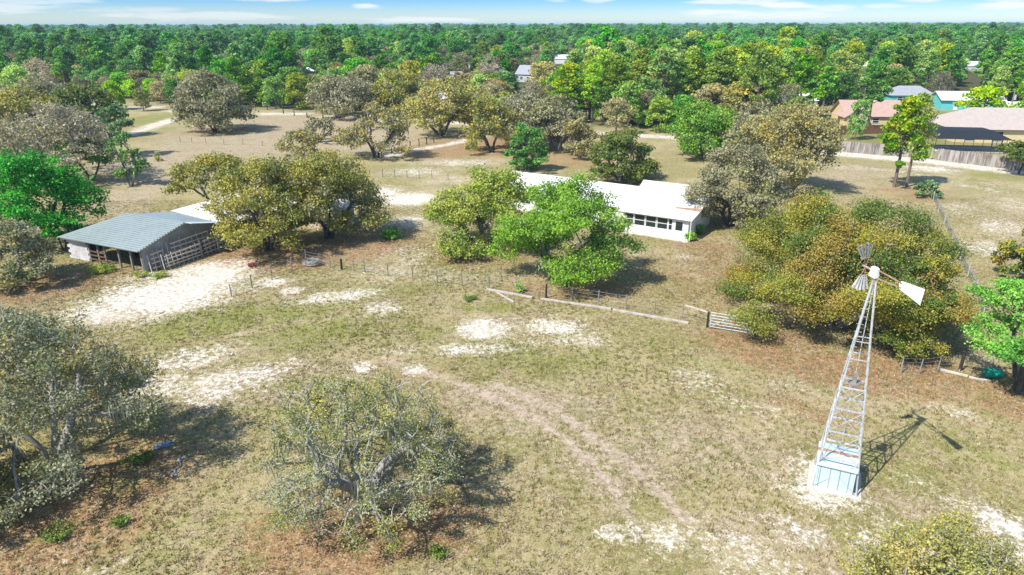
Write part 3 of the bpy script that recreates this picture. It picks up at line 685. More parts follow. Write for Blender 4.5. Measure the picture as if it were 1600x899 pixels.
shrub('shrub', 'dark green round shrub at the edge of the oak litter by the tan shed', (612, 372), 1.1, 1.3, 'broad', 51)
shrub('shrub', 'bright green clipped shrub at the white house corner by its door', (1078, 376), .72, 1.05, 'lime', 52, dens=5)
shrub('shrub', 'darker shrub in the shade behind the clipped bright one', (1093, 366), .7, 1.3, 'midgreen', 53)
shrub('shrub', 'round blue green bush beside the twin tall pines', (1446, 308), 1.95, 2.5, 'bluegreen', 54, leaf=.2)
shrub('sapling', 'little bright green sapling inside the fence corner', (812, 455), .6, 1.1, 'lime', 55, dens=1.6, cat='sapling')
shrub('sapling', 'little green sapling in the dry field behind the barn', (247, 252), .7, 1.6, 'limeoak', 56, leaf=.18, dens=2, cat='sapling')
for i, (lb, f, R, H) in enumerate((
        ('green weeds along the open front of the barn', (160, 424), 1.5, .55), ('green weeds by the corrugated corner of the barn', (222, 432), .75, .4), ('green weeds under the lumber racks beside the barn', (250, 432), .9, .35),
        ('vivid weed patch in the brown litter beneath the grey mossy oak', (190, 815), .55, .3), ('weed patch by the crumpled blue sheet', (216, 722), .75, .45), ('weed patch in the lower left corner litter', (92, 838), .8, .35),
        ('weed patch in the shade right of the sparse mossy oak', (690, 745), .9, .4), ('weed patch below the sparse mossy oak at the picture bottom', (684, 868), .6, .4), ('weed tuft at the foot of the windmill shed', (1322, 757), .3, .3), ('low green weeds at the fence corner post', (735, 468), .8, .25))):
    shrub('weed_clump', lb, f, R, H, 'limeoak' if i < 3 else 'olivegrass', 60 + i, leaf=.07, dens=1.5, cat='weeds')


# --- simple trees for the woods
def simple_tree_mesh(seed, H, R, zlow, ncl, cr, leaf, nleaf, pal, kind='pine', sub=0.0):
    r = np.random.default_rng(seed); pts = []
    for i in range(ncl):
        t = (i + r.random()) / ncl; z = zlow + (H - zlow) * t ** .9
        if kind == 'pine': rad = R * (1 - t ** 2.2) * .95 + .25
        elif kind == 'cone': rad = R * (1 - t) + .2
        else: rad = R * math.sqrt(max(0, 1 - (2 * t - .75) ** 2 / 1.6))
        a = i * 2.4 + r.uniform(-.5, .5); q = rad * math.sqrt(r.uniform(.15, 1))
        pts.append((q * math.cos(a), q * math.sin(a), min(z + r.uniform(-.5, .5), H - .3 * cr)))
    pts = np.array(pts); w = r.choice(ncl, nleaf); v = r.normal(0, 1, (nleaf, 3)); v /= np.linalg.norm(v, axis=1, keepdims=True); v *= r.random((nleaf, 1)) ** .4
    sc = cr * r.uniform(.65, 1.25, ncl)
    cen = pts[w] + v * sc[w][:, None] * np.array([1, 1, .6])
    LV, LF = quads_at(cen, leaf, r, .5, v)
    cc = pick(pal, ncl, r)
    col = np.where(r.random((nleaf, 1)) < .65, cc[w], pick(pal, nleaf, r)) * r.uniform(.75, 1.2, (nleaf, 1))
    crown = np_mesh('crown', LV, LF, 4, np.repeat(col, 4, 0)); crown.materials.append(LEAF_F)
    # trunk with limbs
    m = MB(); lx, ly = r.normal(0, .25, 2); top = H * .93
    tp = [(lx * s * s, ly * s * s, top * s - .1 * (s == 0)) for s in (0, .25, .5, .75, 1)]
    r0 = .020 * H if kind == 'pine' else .026 * H
    m.tube(tp, [r0, r0 * .85, r0 * .65, r0 * .4, r0 * .12], 6)
    for i in range(0, ncl, 1 if sub else 2):
        p = pts[i]; zb = max(p[2] - .35 * math.hypot(p[0], p[1]) - .4, H * .2); s = zb / top
        m.tube([(lx * s * s, ly * s * s, zb), (p[0] * .55, p[1] * .55, (zb + p[2]) / 2 - .1), tuple(p)], [r0 * .3, r0 * .2, r0 * .08], 4)
    me = bpy.data.meshes.new('trunk'); me.from_pydata(m.v, [], m.f); me.update(); me.materials.append(BARK_P if kind == 'pine' else (BARK_L if sub else BARK))
    return crown, me, H


KINDS = {}
for k, args in {
    'pine': [(101, 15, 3.2, 5.0, 34, 1.25, .40, 3200, 'pine', 'pine'), (102, 16.5, 2.9, 7.0, 30, 1.25, .40, 2900, 'pine', 'pine'), (103, 13.5, 3.4, 4.0, 32, 1.3, .40, 3200, 'pine', 'pine')],
    'pinelight': [(111, 16.5, 3.5, 6.0, 34, 1.3, .36, 3600, 'pinelight', 'pine'), (112, 15, 3.8, 5.0, 38, 1.25, .36, 3800, 'pinelight', 'pine')],
    'broad': [(121, 10.5, 4.2, 1.6, 40, 1.5, .42, 3600, 'broad', 'dome'), (122, 12, 4.0, 2.5, 40, 1.5, .42, 3600, 'broad', 'dome')],
    'lime': [(131, 8.5, 3.6, 1.2, 36, 1.3, .36, 3600, 'lime', 'dome'), (132, 9.5, 3.3, 1.5, 34, 1.3, .36, 3400, 'limeoak', 'dome')],
    'bare': [(141, 10, 4.4, 2.5, 46, 1.2, .26, 2400, 'bare', 'dome', 1.0), (142, 11, 4.0, 3.0, 44, 1.2, .26, 2300, 'grey', 'dome', 1.0)],
    'olive': [(151, 9.5, 4.6, 1.8, 40, 1.4, .36, 3300, 'greygold', 'dome'), (152, 9, 4.2, 1.5, 40, 1.35, .36, 3300, 'olive', 'dome')],
}.items():
    KINDS[k] = [simple_tree_mesh(*a) for a in args]


def plant(kind, x, y, h, name, label, group=None, wide=1.0, var=None, rz=None):
    ms = KINDS[kind]; c, t, H = ms[var % len(ms)] if var is not None else ms[rnd.randrange(len(ms))]
    root = thing(name, label, 'tree', (x, y, 0), rnd.uniform(0, 6.28) if rz is None else rz, group)
    s = h / H; root.scale = (s * wide, s * wide, s)
    oc = bpy.data.objects.new('crown', c); oc.parent = root; COL.objects.link(oc)
    ot = bpy.data.objects.new('trunk', t); ot.parent = root; COL.objects.link(ot)
    return root, oc


rnd = random.Random(5)
# trees that stand out between the houses and along the road: pixel of the top, distance, height
def stand_out(px, top, d, kind, label, name='pine_tree', wide=1.0, var=0):
    w = ray(px, top); t = d / w[1]
    return plant(kind, w[0] * t, d, max(w[2] * t + HC, 4), name, label, None, wide, var)


CLEAR = []   # footprints kept free of random trees (x, y, radius)
def so(px, top, d, *a, **k):
    r, c = stand_out(px, top, d, *a, **k); CLEAR.append((r.location.x, r.location.y, 3.6)); return c


tw1 = G(1397, 292); tw2 = G(1416, 292)
plant('pinelight', tw1.x, tw1.y, 12.6, 'pine_tree', 'left one of the twin tall open pines beside the round bush', None, .95, 1)
plant('pinelight', tw2.x, tw2.y, 12.9, 'pine_tree', 'right one of the twin tall open pines beside the round bush', None, .85, 0)
AMB = bpy.data.meshes
so(889, 98, 168, 'pinelight', 'spreading light green pine at the left end of the pines behind the house', wide=1.25, var=1)
so(925, 92, 178, 'pinelight', 'broad light pine second from the left behind the house', wide=1.1)
so(962, 84, 172, 'pinelight', 'light green pine with a rounded top left of the amber tree', wide=1.15, var=1)
so(1005, 76, 182, 'pinelight', 'tall pine just left of the amber topped tree', wide=1.1)
so(1062, 96, 176, 'pine', 'darker pine right of the amber topped tree', wide=1.15)
so(1095, 84, 178, 'pine', 'dark pine between the amber tree and the tallest broad pine', wide=1.0, var=1)
so(1128, 78, 170, 'pinelight', 'tallest broad pine right of the amber topped tree', wide=1.3)
so(1160, 84, 176, 'pinelight', 'light pine touching the right side of the tallest broad pine', wide=1.1, var=1)
so(1205, 92, 182, 'pine', 'pine above the yellow oaks at the road bend', wide=1.1)
so(1262, 86, 172, 'pine', 'tall dark pine left of the tan house', wide=1.2, var=2)
so(1296, 104, 184, 'pine', 'dark pine overlapping the left gable of the tan house', wide=1.15)
so(1374, 98, 148, 'pine', 'tall slender trunk pine in front of the tan house roof', wide=1.15, var=1)
so(1346, 157, 140, 'broad', 'slim green tree before the tan house wall', 'leafy_tree', wide=.55)
so(1412, 112, 225, 'lime', 'olive green tree behind the teal house', 'leafy_tree')
so(1468, 117, 226, 'lime', 'lime green tree behind the white roofed teal house', 'leafy_tree')
so(1545, 137, 150, 'lime', 'large round lime tree beside the white roofed teal house', 'leafy_tree', wide=1.15)
so(1500, 104, 235, 'pine', 'dark pine behind the white roofed teal house', wide=1.0)
so(1590, 84, 200, 'pine', 'dark broad pine at the right picture edge', wide=1.2)
so(1570, 104, 190, 'pinelight', 'lighter pine beside the dark pine at the right edge', wide=1.1)
so(1235, 130, 165, 'bare', 'bare grey tree behind the tall grey and gold oak', 'bare_tree')
so(462, 116, 196, 'lime', 'bright lime tree behind the sandy road', 'leafy_tree', wide=1.0)
so(425, 122, 197, 'lime', 'small lime tree left of the brightest one behind the road', 'leafy_tree', wide=.9, var=0)
so(515, 125, 192, 'bare', 'grey leafless tree right of the bright lime tree', 'bare_tree', wide=1.2)
so(545, 118, 190, 'bare', 'second grey leafless tree right of the bright lime tree', 'bare_tree', wide=1.1, var=1)
so(570, 104, 196, 'olive', 'olive round tree behind the two grey leafless trees', 'leafy_tree')
so(615, 112, 190, 'lime', 'green spring tree behind the sparse crooked oak', 'leafy_tree', wide=1.2)
so(640, 96, 214, 'lime', 'yellow green tree left of the small brick house', 'leafy_tree', var=1)
so(748, 118, 205, 'lime', 'lime tree just right of the small brick house', 'leafy_tree')
so(775, 116, 208, 'lime', 'lime tree between the brick house and the grey one', 'leafy_tree', wide=.9)
so(850, 98, 235, 'olive', 'pale tan tree right of the grey gabled house', 'leafy_tree', wide=1.2)
so(835, 128, 185, 'bare', 'grey leafless tree behind the grey mossy oak', 'bare_tree', wide=1.1)
so(985, 128, 158, 'broad', 'dark green tree under the light pines behind the road', 'leafy_tree', wide=.9)
so(945, 138, 162, 'broad', 'deep green leafy tree below the left light pines', 'leafy_tree', wide=.9, var=1)
so(1035, 152, 152, 'lime', 'yellow green leafy tree at the road behind the house', 'leafy_tree', wide=1.05)
so(1075, 150, 158, 'broad', 'green leafy tree at the road left of the light green round tree', 'leafy_tree')
so(965, 155, 148, 'olive', 'dull olive tree at the road above the dark round tree', 'leafy_tree', wide=1.05)
so(288, 132, 205, 'bare', 'grey tree behind the wide purplish oak', 'bare_tree', wide=1.1)
so(245, 128, 212, 'olive', 'tan tree at the forest edge by the start of the sandy road', 'leafy_tree')
so(218, 138, 192, 'lime', 'small olive tree standing by the sandy road at the left', 'leafy_tree', wide=.9, var=1)
so(170, 128, 195, 'lime', 'bright green tree at the forest edge left of the drive', 'leafy_tree', var=0)
so(20, 105, 205, 'lime', 'lime tree at the forest edge at the left picture border', 'leafy_tree', var=0)
so(55, 92, 225, 'bare', 'grey tree in the green forest edge at the far left', 'bare_tree')
am_c = so(1038, 82, 176, 'pinelight', 'amber yellow topped tree among the green pines', 'leafy_tree', wide=1.0)
ac, at_, _h = simple_tree_mesh(171, 15, 3.8, 6.0, 38, 1.25, .36, 3600, 'amber', 'dome'); am_c.data = ac

# ------------------------------------------------------------------ buildings
HOUSE_PIX = []    # boxes of the picture in which far houses peep out between trees: (x0, x1, y0, y1, distance)


def window(parent, x0, x1, z0, z1, y, frame=WHITE, n=1, rows=2):
    """window on a wall face at y (outside towards -y): frame with its pane"""
    m = MB(); t = .07
    m.box(x0, x1, y - .05, y + .04, z0, z0 + t).box(x0, x1, y - .05, y + .04, z1 - t, z1)
    m.box(x0, x0 + t, y - .05, y + .04, z0 + t, z1 - t).box(x1 - t, x1, y - .05, y + .04, z0 + t, z1 - t)
    if rows == 2: zc = (z0 + z1) / 2; m.box(x0 + t, x1 - t, y - .045, y + .035, zc - .03, zc + .03)
    w = m.build('window', frame, parent)
    MB().box(x0 + t, x1 - t, y - .02, y + .0, z0 + t, z1 - t).build('pane', GLASS, w)
    return w


def door(parent, x0, x1, z1, y, mat=WHITE, lite=True):
    d = MB().box(x0, x1, y - .05, y + .03, .05, z1).build('door', mat, parent)
    MB().box(x1 - .14, x1 - .08, y - .10, y - .05, .95, 1.05).build('handle', GALV2, d)
    if lite:
        MB().box(x0 + .14, x1 - .14, y - .062, y - .052, .95, z1 - .18).build('pane', GLASS, d)
    return d


def gable_house(name, label, loc, rz, L, D, wh, rh, wall, roof, over=.4, wins=(), dr=None, axis='x', group=None, hip=0.0):
    """house with its front wall on y = 0 (x from 0 to L), depth D behind it; ridge along x"""
    t = thing(name, label, 'house', loc, rz, group)
    w = MB()
    w.box(0, L, 0, D, -.1, wh)
    if not hip: w.prism([(.002, 0.002, wh), (.002, D - .002, wh), (.002, D / 2, rh - .08)], (L - .004, 0, 0))
    w.build('wall', wall, t)
    m = MB(); o = over; zo = wh - o * (rh - wh) / (D / 2) + .06; R0 = (-o + hip, D / 2, rh); R1 = (L + o - hip, D / 2, rh)
    a, b, c, d = (-o, -o, zo), (L + o, -o, zo), (L + o, D + o, zo), (-o, D + o, zo)
    m.slab(a, b, R1, R0, .07); m.slab(c, d, R0, R1, .07)
    if hip:
        for p, q, e in ((b, c, R1), (d, a, R0)):
            P = [Vector(x) for x in (p, q, e)]; m.add(P + [v - Vector((0, 0, .07)) for v in P], [(0, 1, 2), (5, 4, 3), (0, 3, 4, 1), (1, 4, 5, 2), (2, 5, 3, 0)])
    m.build('roof', roof, t)
    for x0, x1, z0, z1 in wins: window(t, x0, x1, z0, z1, -.03)
    if dr: door(t, dr[0], dr[1], 2.05, -.03)
    return t


# --- the long white house
hc = Vector((19.1, 71.25, 0)); hrz = math.atan2(-.53, .848)
house = thing('farm_house', 'long white house with white metal roof and a sun room of wide windows', 'house', hc, hrz)
# local: x along the front (0 = right corner, negative to the left), y depth behind the front wall
w = MB()
Ls = -7.6
# sun room front wall: knee wall, posts, head; openings hold the windows
w.box(Ls, 0, 0, .14, -.1, .80); w.box(Ls, 0, 0, .14, 2.12, 2.38)
posts = [Ls, -6.3, -4.95, -3.62, -2.29, -1.75, -1.58, -.66, -.48]
w.box(Ls, Ls + .16, 0, .14, .8, 2.12); w.box(-.48, 0, 0, .14, .8, 2.12)
w.box(-.14, 0, .14, 8.0, -.1, 2.38); w.box(Ls, Ls + .14, .14, 8.0, -.1, 2.38); w.box(Ls + .14, -.14, 7.86, 8.0, -.1, 2.38)
w.prism([(-.002, 2.9, 2.382), (-.002, 7.9, 2.382), (-.002, 6.4, 3.9)], (-.13, 0, 0))
w.box(-26.5, Ls - .004, 1.6, 9.6, -.1, 2.4)
w.build('wall', WHITE, house)
m = MB()
m.slab((Ls - .45, -.45, 2.32), (.45, -.45, 2.32), (.45, 2.7, 2.78), (Ls - .45, 2.7, 2.78), .06)
m.slab((Ls - .45, 2.704, 2.79), (.45, 2.704, 2.79), (.45, 6.8, 4.42), (Ls - .45, 6.8, 4.42), .06)
m.slab((.45, 10.2, 2.5), (Ls - .45, 10.2, 2.5), (Ls - .45, 6.81, 4.42), (.45, 6.81, 4.42), .06)
m.ribs((Ls - .45, -.45, 2.32), (.45, -.45, 2.32), (.45, 2.7, 2.78), (Ls - .45, 2.7, 2.78), 18, .03, .025)
m.ribs((Ls - .45, 2.704, 2.79), (.45, 2.704, 2.79), (.45, 6.8, 4.42), (Ls - .45, 6.8, 4.42), 18, .03, .025)
m.bar((Ls - .47, 6.8, 4.46), (.47, 6.8, 4.46), .3, .05)
m.build('roof', ROOF_W, house)
MB().slab((-2.6, 2.35, 2.757), (.44, 2.2, 2.735), (.44, 2.95, 2.915), (-2.2, 2.72, 2.83), .02).build('rust_stain', RUST, house)
m = MB()
x0, x1 = -27.2, Ls - .455
m.slab((x0, 1.0, 2.3), (x1, 1.0, 2.3), (x1, 5.6, 3.85), (x0, 5.6, 3.85), .06); m.slab((x1, 10.1, 2.3), (x0, 10.1, 2.3), (x0, 5.61, 3.85), (x1, 5.61, 3.85), .06)
m.ribs((x0, 1.0, 2.3), (x1, 1.0, 2.3), (x1, 5.6, 3.85), (x0, 5.6, 3.85), 42, .03, .025)
m.prism([(x0 + .75, 1.65, 2.402), (x0 + .75, 9.55, 2.402), (x0 + .75, 5.6, 3.76)], (.1, 0, 0)); m.bar((x0, 5.6, 3.88), (x1, 5.6, 3.88), .3, .05)
m.build('roof', ROOF_W, house)
for a, b in ((Ls + .16, -6.33), (-6.27, -4.98), (-4.92, -3.65), (-3.59, -2.32), (-2.28, -1.78)): window(house, a, b, .8, 2.12, .06)
MB().box(-1.78, -1.58, 0, .14, .8, 2.12).build('corner_post', WHITE, house)
door(house, -1.56, -.5, 2.1, .0)
for x in (-25, -22, -19, -16, -13, -10.5): window(house, x, x + 1.3, .9, 2.05, 1.57)
door(house, -14.9, -13.9, 2.1, 1.57)
MB().tube([(.36, -.38, 0), (.36, -.38, 2.28)], .05, 6).build('porch_post', WHITE, house)
MB().box(Ls - 1.5, .3, -.9, -.02, -.05, .035).build('footing', CONC, house)

# --- the barn
bo = G(227, 426); brz = math.atan2(.421, -.906)     # local x from the corrugated corner to the left along the eave
barn = thing('barn', 'open fronted barn with pale ribbed metal roof and grey corrugated gable', 'barn', bo, brz)
# local x = along eave to the left, local y = towards the camera (front) => depth is -y
LB, DB = 11.0, 9.2
rd = 4.9
m = MB()
e0 = 2.38; rz_ = 3.62
A_ = (LB + .4, .55, e0 - .12); B_ = (-.35, .55, e0 - .12); Cc = (-.35, -rd, rz_); D_ = (LB - 2.7, -rd, rz_)
m.slab(A_, B_, Cc, D_, .05) if (Vector(B_) - Vector(A_)).cross(Vector(D_) - Vector(A_)).z > 0 else m.slab(B_, A_, D_, Cc, .05)
A2 = tuple(Vector(A_).lerp(Vector(B_), .09)); D2_ = tuple(Vector(D_).lerp(Vector(Cc), .01))
m.ribs(A2, D2_, Cc, B_, 17, .16, .11) if (Vector(D2_) - Vector(A2)).cross(Vector(B_) - Vector(A2)).z > 0 else m.ribs(D2_, A2, B_, Cc, 17, .16, .11)
E_ = (-.35, -DB - .4, 2.5); F_ = (LB - 4.2, -DB - .4, 2.9)
q = ((-.35, -rd - .01, rz_), (LB - 2.7, -rd - .01, rz_), F_, E_)
m.slab(*q, .05) if (Vector(q[1]) - Vector(q[0])).cross(Vector(q[3]) - Vector(q[0])).z > 0 else m.slab(q[1], q[0], q[3], q[2], .05)
m.build('roof', GALV, barn)
# corrugated gable wall on x = 0
m = MB(); n = 54
for i in range(n):
    y0, y1 = -DB * i / n, -DB * (i + 1) / n
    top = lambda y: e0 + (rz_ - e0) * (-y / rd) - .05 if -y < rd else rz_ - .05 - (rz_ - 2.5) * ((-y - rd) / (DB - rd))
    xa = -.03 if i % 2 else .0
    m.add([(xa, y0, -.1), (xa, y1, -.1), (xa, y1, top(y1)), (xa, y0, top(y0)), (xa + .05, y0, -.1), (xa + .05, y1, -.1), (xa + .05, y1, top(y1)), (xa + .05, y0, top(y0))],
          [(0, 1, 2, 3), (7, 6, 5, 4), (0, 4, 5, 1), (2, 6, 7, 3), (0, 3, 7, 4), (1, 5, 6, 2)])
m.build('gable_wall', CORR, barn)
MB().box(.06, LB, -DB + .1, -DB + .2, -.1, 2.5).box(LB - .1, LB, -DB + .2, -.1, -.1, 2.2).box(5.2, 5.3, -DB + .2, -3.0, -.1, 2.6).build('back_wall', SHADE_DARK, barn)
m = MB()
for k in range(7):
    for j in range(5):
        xa = 7.9 + (LB - 8.0) * j / 5 - (.3 if k % 2 else 0); z = .28 * k
        m.box(max(xa, 7.75), min(xa + (LB - 8.0) / 5 - .015, LB - .11), -.14, 0.03, z + .008, z + .272)
m.build('block_wall', BLOCK, barn)
for x in (1.6, 3.3, 5.3, 6.3, 7.6, .12): MB().box(x, x + .15, -.13, .02, -.1, 2.2).build('post', WOOD_G, barn)
MB().bar((.05, -.05, 2.22), (LB - .1, -.05, 2.1), .08, .18).build('eave_beam', WOOD_G, barn)
m = MB()
for z in (.35, .75, 1.15): m.bar((5.35, .03, z), (7.5, .03, z), .04, .12)
m.build('stall_rail', WOOD_B, barn)
m = MB()   # descending trim sheet on the right rake
m.slab((-1.15, -rd - .2, 3.62), (-.36, -rd - .2, 3.66), (-.36, -DB - .6, 2.56), (-1.15, -DB - .6, 2.52), .05)
m.build('rake_sheet', SHED, barn)

# stacked lumber racks leaning beside the barn gable: each rack on its own
bx_ = lambda lx, ly, lz=0: (Matrix.Rotation(brz, 4, 'Z') @ Vector((lx, ly, lz))) + bo
def lumber_rack(label, y0, y1, zt, xoff, rows, cols):
    t = thing('lumber_rack', label, 'rack', bx_(xoff, y0), brz, 'lumber racks beside the barn')
    L = y1 - y0
    for i in range(cols):
        y = L * i / (cols - 1); MB().bar((-.03 + rnd.uniform(-.03, .03), y, -.05), (.2 + rnd.uniform(-.06, .06), y + rnd.uniform(-.08, .08), zt * rnd.uniform(.85, 1.08)), .06, .08).build('upright', WOOD_W, t)
    for k in range(rows):
        z = .3 + (zt - .45) * k / max(rows - 1, 1); MB().bar((-.06, -.15, z + rnd.uniform(-.08, .05)), (-.02, L + .15, z + rnd.uniform(-.05, .1)), .05, .12).build('rail', WOOD_W, t)
    return t


lumber_rack('bleached lumber rack at the near corner of the corrugated barn gable', -.35, -2.0, 1.9, -.45, 4, 4)
lumber_rack('longest bleached lumber rack in front of the corrugated barn gable', -1.2, -5.6, 1.5, -1.25, 4, 9)
lumber_rack('tall lumber rack leaning high on the barn gable under its peak', -2.6, -7.6, 2.3, -.5, 5, 8)
lumber_rack('lumber rack at the far end of the gable beside the tube gate', -5.9, -8.6, 1.7, -1.1, 4, 6)
# gates and pen at the far corner
def tube_gate(name, label, p, q, h=1.25, mat=GALV2, bars=5, brace=True, cat='gate', thick=.03):
    p, q = Vector(p), Vector(q); L = (q - p).length; rz = math.atan2(q.y - p.y, q.x - p.x)
    t = thing(name, label, cat, p, rz)
    m = MB()
    m.tube([(0, 0, .12), (0, 0, h)], thick); m.tube([(L, 0, .12), (L, 0, h)], thick); m.build('end_post', mat, t)
    m = MB()
    for k in range(bars + 1): z = .15 + (h - .17) * k / bars; m.tube([(0, 0, z), (L, 0, z)], thick * .8)
    m.build('rail', mat, t)
    if brace:
        m = MB(); m.bar((L / 2, -.02, .15), (L / 2, -.02, h), thick * 2.2, .02); m.bar((.1, -.02, .2), (L / 2, -.02, h - .05), thick * 2.2, .02); m.bar((L - .1, -.02, .2), (L / 2, -.02, h - .05), thick * 2.2, .02)
        m.build('brace', mat, t)
    return t


tube_gate('tube_gate', 'grey tube gate panel beside the lumber racks', bx_(-1.4, -7.6), bx_(-2.6, -10.6), 1.3, GALV2, 5, False)
tube_gate('tube_gate', 'darker tube gate panel in the shade between barn and oaks', bx_(-2.7, -10.7), bx_(-5.5, -12.9), 1.3, WOOD_G, 5, False)

# long white roofed shed behind the barn, running under the oaks
so_ = bx_(-1.2, -9.9); ws = thing('shed', 'low long shed with rusty white sheet roof behind the barn', 'shed', so_, brz)
m = MB(); q = [(-.4, .5, 2.45), (8.2, .5, 3.05), (8.2, -12.5, 3.05), (-.4, -12.5, 2.45)]
m.slab(*(q if (Vector(q[1]) - Vector(q[0])).cross(Vector(q[3]) - Vector(q[0])).z > 0 else q[::-1]), .05).build('roof', ROOF_R, ws)
m = MB()
for k in range(9):
    xx, yy = rnd.uniform(.3, 6.5), rnd.uniform(-9, -.5); zz = 2.45 + .6 * (xx + .4) / 8.6 + .004
    m.slab((xx, yy - .3, zz), (xx + rnd.uniform(.5, 1.5), yy - .3, zz + .07), (xx + .9, yy, zz + .063), (xx, yy, zz), .01)
m.build('rust_patch', RUST, ws)
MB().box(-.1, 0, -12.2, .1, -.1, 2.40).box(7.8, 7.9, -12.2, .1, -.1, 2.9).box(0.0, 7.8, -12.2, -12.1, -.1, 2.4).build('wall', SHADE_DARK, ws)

# tan shed under the golden oak
tp_ = G(519, 362); tq_ = G(555, 349); trz = math.atan2(tq_.y - tp_.y, tq_.x - tp_.x)
ts = thing('tool_shed', 'tan walled shed with dark doorway under the golden oak', 'shed', tp_, trz)
TAN = pmat('tan_wall', (0.50, 0.41, 0.30), .85, var=.25, scale=1.2)
Lt = (tq_ - tp_).length
MB().box(0, Lt * .42, 0, .12, -.1, 2.2).box(Lt * .66, Lt, 0, .12, -.1, 2.2).box(0, .12, .12, 4, -.1, 2.2).box(Lt - .12, Lt, .12, 4, -.1, 2.2).box(.12, Lt - .12, 3.9, 4, -.1, 2.2).box(Lt * .42, Lt * .66, 0, .12, 1.95, 2.2).build('wall', TAN, ts)
MB().box(Lt * .43, Lt * .65, .06, .1, 0, 1.94).build('door', SHADE_DARK, ts)  # dark sheet filling the doorway, coloured as the shade inside
MB().slab((-.4, -.4, 2.25), (Lt + .4, -.4, 2.25), (Lt + .4, 4.4, 2.7), (-.4, 4.4, 2.7), .05).ribs((-.4, -.4, 2.25), (Lt + .4, -.4, 2.25), (Lt + .4, 4.4, 2.7), (-.4, 4.4, 2.7), 14, .03, .02).build('roof', ROOF_R, ts)

# --- neighbours to the right
SALMON = pmat('salmon_shingle', (0.46, 0.31, 0.255), .9, var=.2, scale=1.5)
CREAM = pmat('cream_stucco', (0.66, 0.53, 0.29), .85, var=.12, scale=1)
TEAL = pmat('teal_stucco', (0.13, 0.50, 0.50), .85, var=.15, scale=1)
GREYROOF = pmat('grey_shingle', (0.32, 0.33, 0.36), .9, var=.2, scale=1.5)
TAUPE = pmat('taupe_shingle', (0.44, 0.37, 0.33), .9, var=.18, scale=1.5)
BLUEW = pmat('pale_blue_siding', (0.40, 0.66, 0.72), .8, var=.1, scale=1)
BRICK = pmat('tan_brick', (0.45, 0.28, 0.19), .9, var=.25, scale=3)
GREYW = pmat('grey_siding', (0.45, 0.48, 0.52), .8, var=.15, scale=2)


def at(px, py): p = G(px, py); HOUSE_PIX.append(None); return p


def far_house(name, label, foot, rz, L, D, wh, rh, wall, roof, see, **kw):
    p = G(*foot); t = gable_house(name, label, p, math.radians(rz), L, D, wh, rh, wall, roof, **kw)
    HOUSE_PIX[-1:] = [] if HOUSE_PIX and HOUSE_PIX[-1] is None else HOUSE_PIX[-1:]
    HOUSE_PIX.append((*see, p.y)); CLEAR.append((p.x + L / 2, p.y + D / 2, max(L, D) * .6)); return t


HOUSE_PIX.clear()
far_house('neighbour_house', 'cream house with salmon shingle roof behind the brown board fence', (1318, 199), -6, 19, 9, 2.7, 5.6, CREAM, SALMON, (1305, 1430, 150, 210), over=.5, wins=((1.2, 2.6, 1.0, 2.1), (6, 7.4, 1.0, 2.1), (11, 12.4, 1.0, 2.1), (15.5, 17, 1.0, 2.1)), dr=(4, 4.9))
t = thing('house_wing', 'cream gabled wing with an arched dark opening at the left of the salmon roofed house', 'house', G(1312, 199), math.radians(-6))
MB().box(-.2, 5.2, -3.2, -.05, -.1, 2.7).prism([(-.2, -3.198, 2.702), (5.2, -3.198, 2.702), (2.5, -3.198, 4.3)], (0, 3.1, 0)).build('wall', CREAM, t)
MB().slab((-.7, -3.7, 2.55), (2.5, -3.7, 4.42), (2.5, 3.9, 4.42), (-.7, 3.9, 2.55), .07).slab((2.504, -3.7, 4.42), (5.7, -3.7, 2.55), (5.7, 3.9, 2.55), (2.504, 3.9, 4.42), .07).build('roof', SALMON, t)
MB().prism([(.6, -3.25, 0), (2.2, -3.25, 0), (2.2, -3.25, 1.0), (1.9, -3.25, 1.35), (.9, -3.25, 1.35), (.6, -3.25, 1.0)], (0, .08, 0)).build('arch_shade_panel', SHADE_DARK, t)  # flat panel on the wall; its dark colour paints the opening's shade
window(t, 2.3, 4.0, 1.5, 2.5, -3.23)
far_house('teal_house', 'teal house with grey hipped roof behind the salmon roofed house', (1392, 163), -4, 12, 8, 2.7, 4.9, TEAL, GREYROOF, (1345, 1430, 145, 165), over=.5, wins=((1.5, 2.9, 1, 2.2), (7.5, 9, 1, 2.2)), dr=(4.5, 5.5), hip=3.5)
far_house('teal_house', 'teal house with white roof beside the big round lime tree', (1470, 172), -10, 15, 9, 2.8, 4.6, TEAL, ROOF_W, (1445, 1515, 148, 178), over=.6, wins=((6.5, 7.8, 1, 2.2), (10, 11.4, 1, 2.2)), dr=(3, 4))
far_house('neighbour_house', 'pale blue house with white roof at the right picture edge', (1578, 188), -14, 14, 8, 2.6, 4.0, BLUEW, ROOF_W, (1570, 1600, 172, 192), over=.5, wins=((1, 2.4, 1, 2.1), (5, 6.4, 1, 2.1)), dr=(3, 3.9))
ph = G(1484, 235)
far_house('pool_house', 'large taupe roofed house behind the black screened pool cage', (1488, 222), -8, 24, 14, 2.8, 6.0, CREAM, TAUPE, (1470, 1600, 185, 235), over=.6, wins=((2, 4, .3, 2.2), (7, 9, .3, 2.2)), hip=6.0)
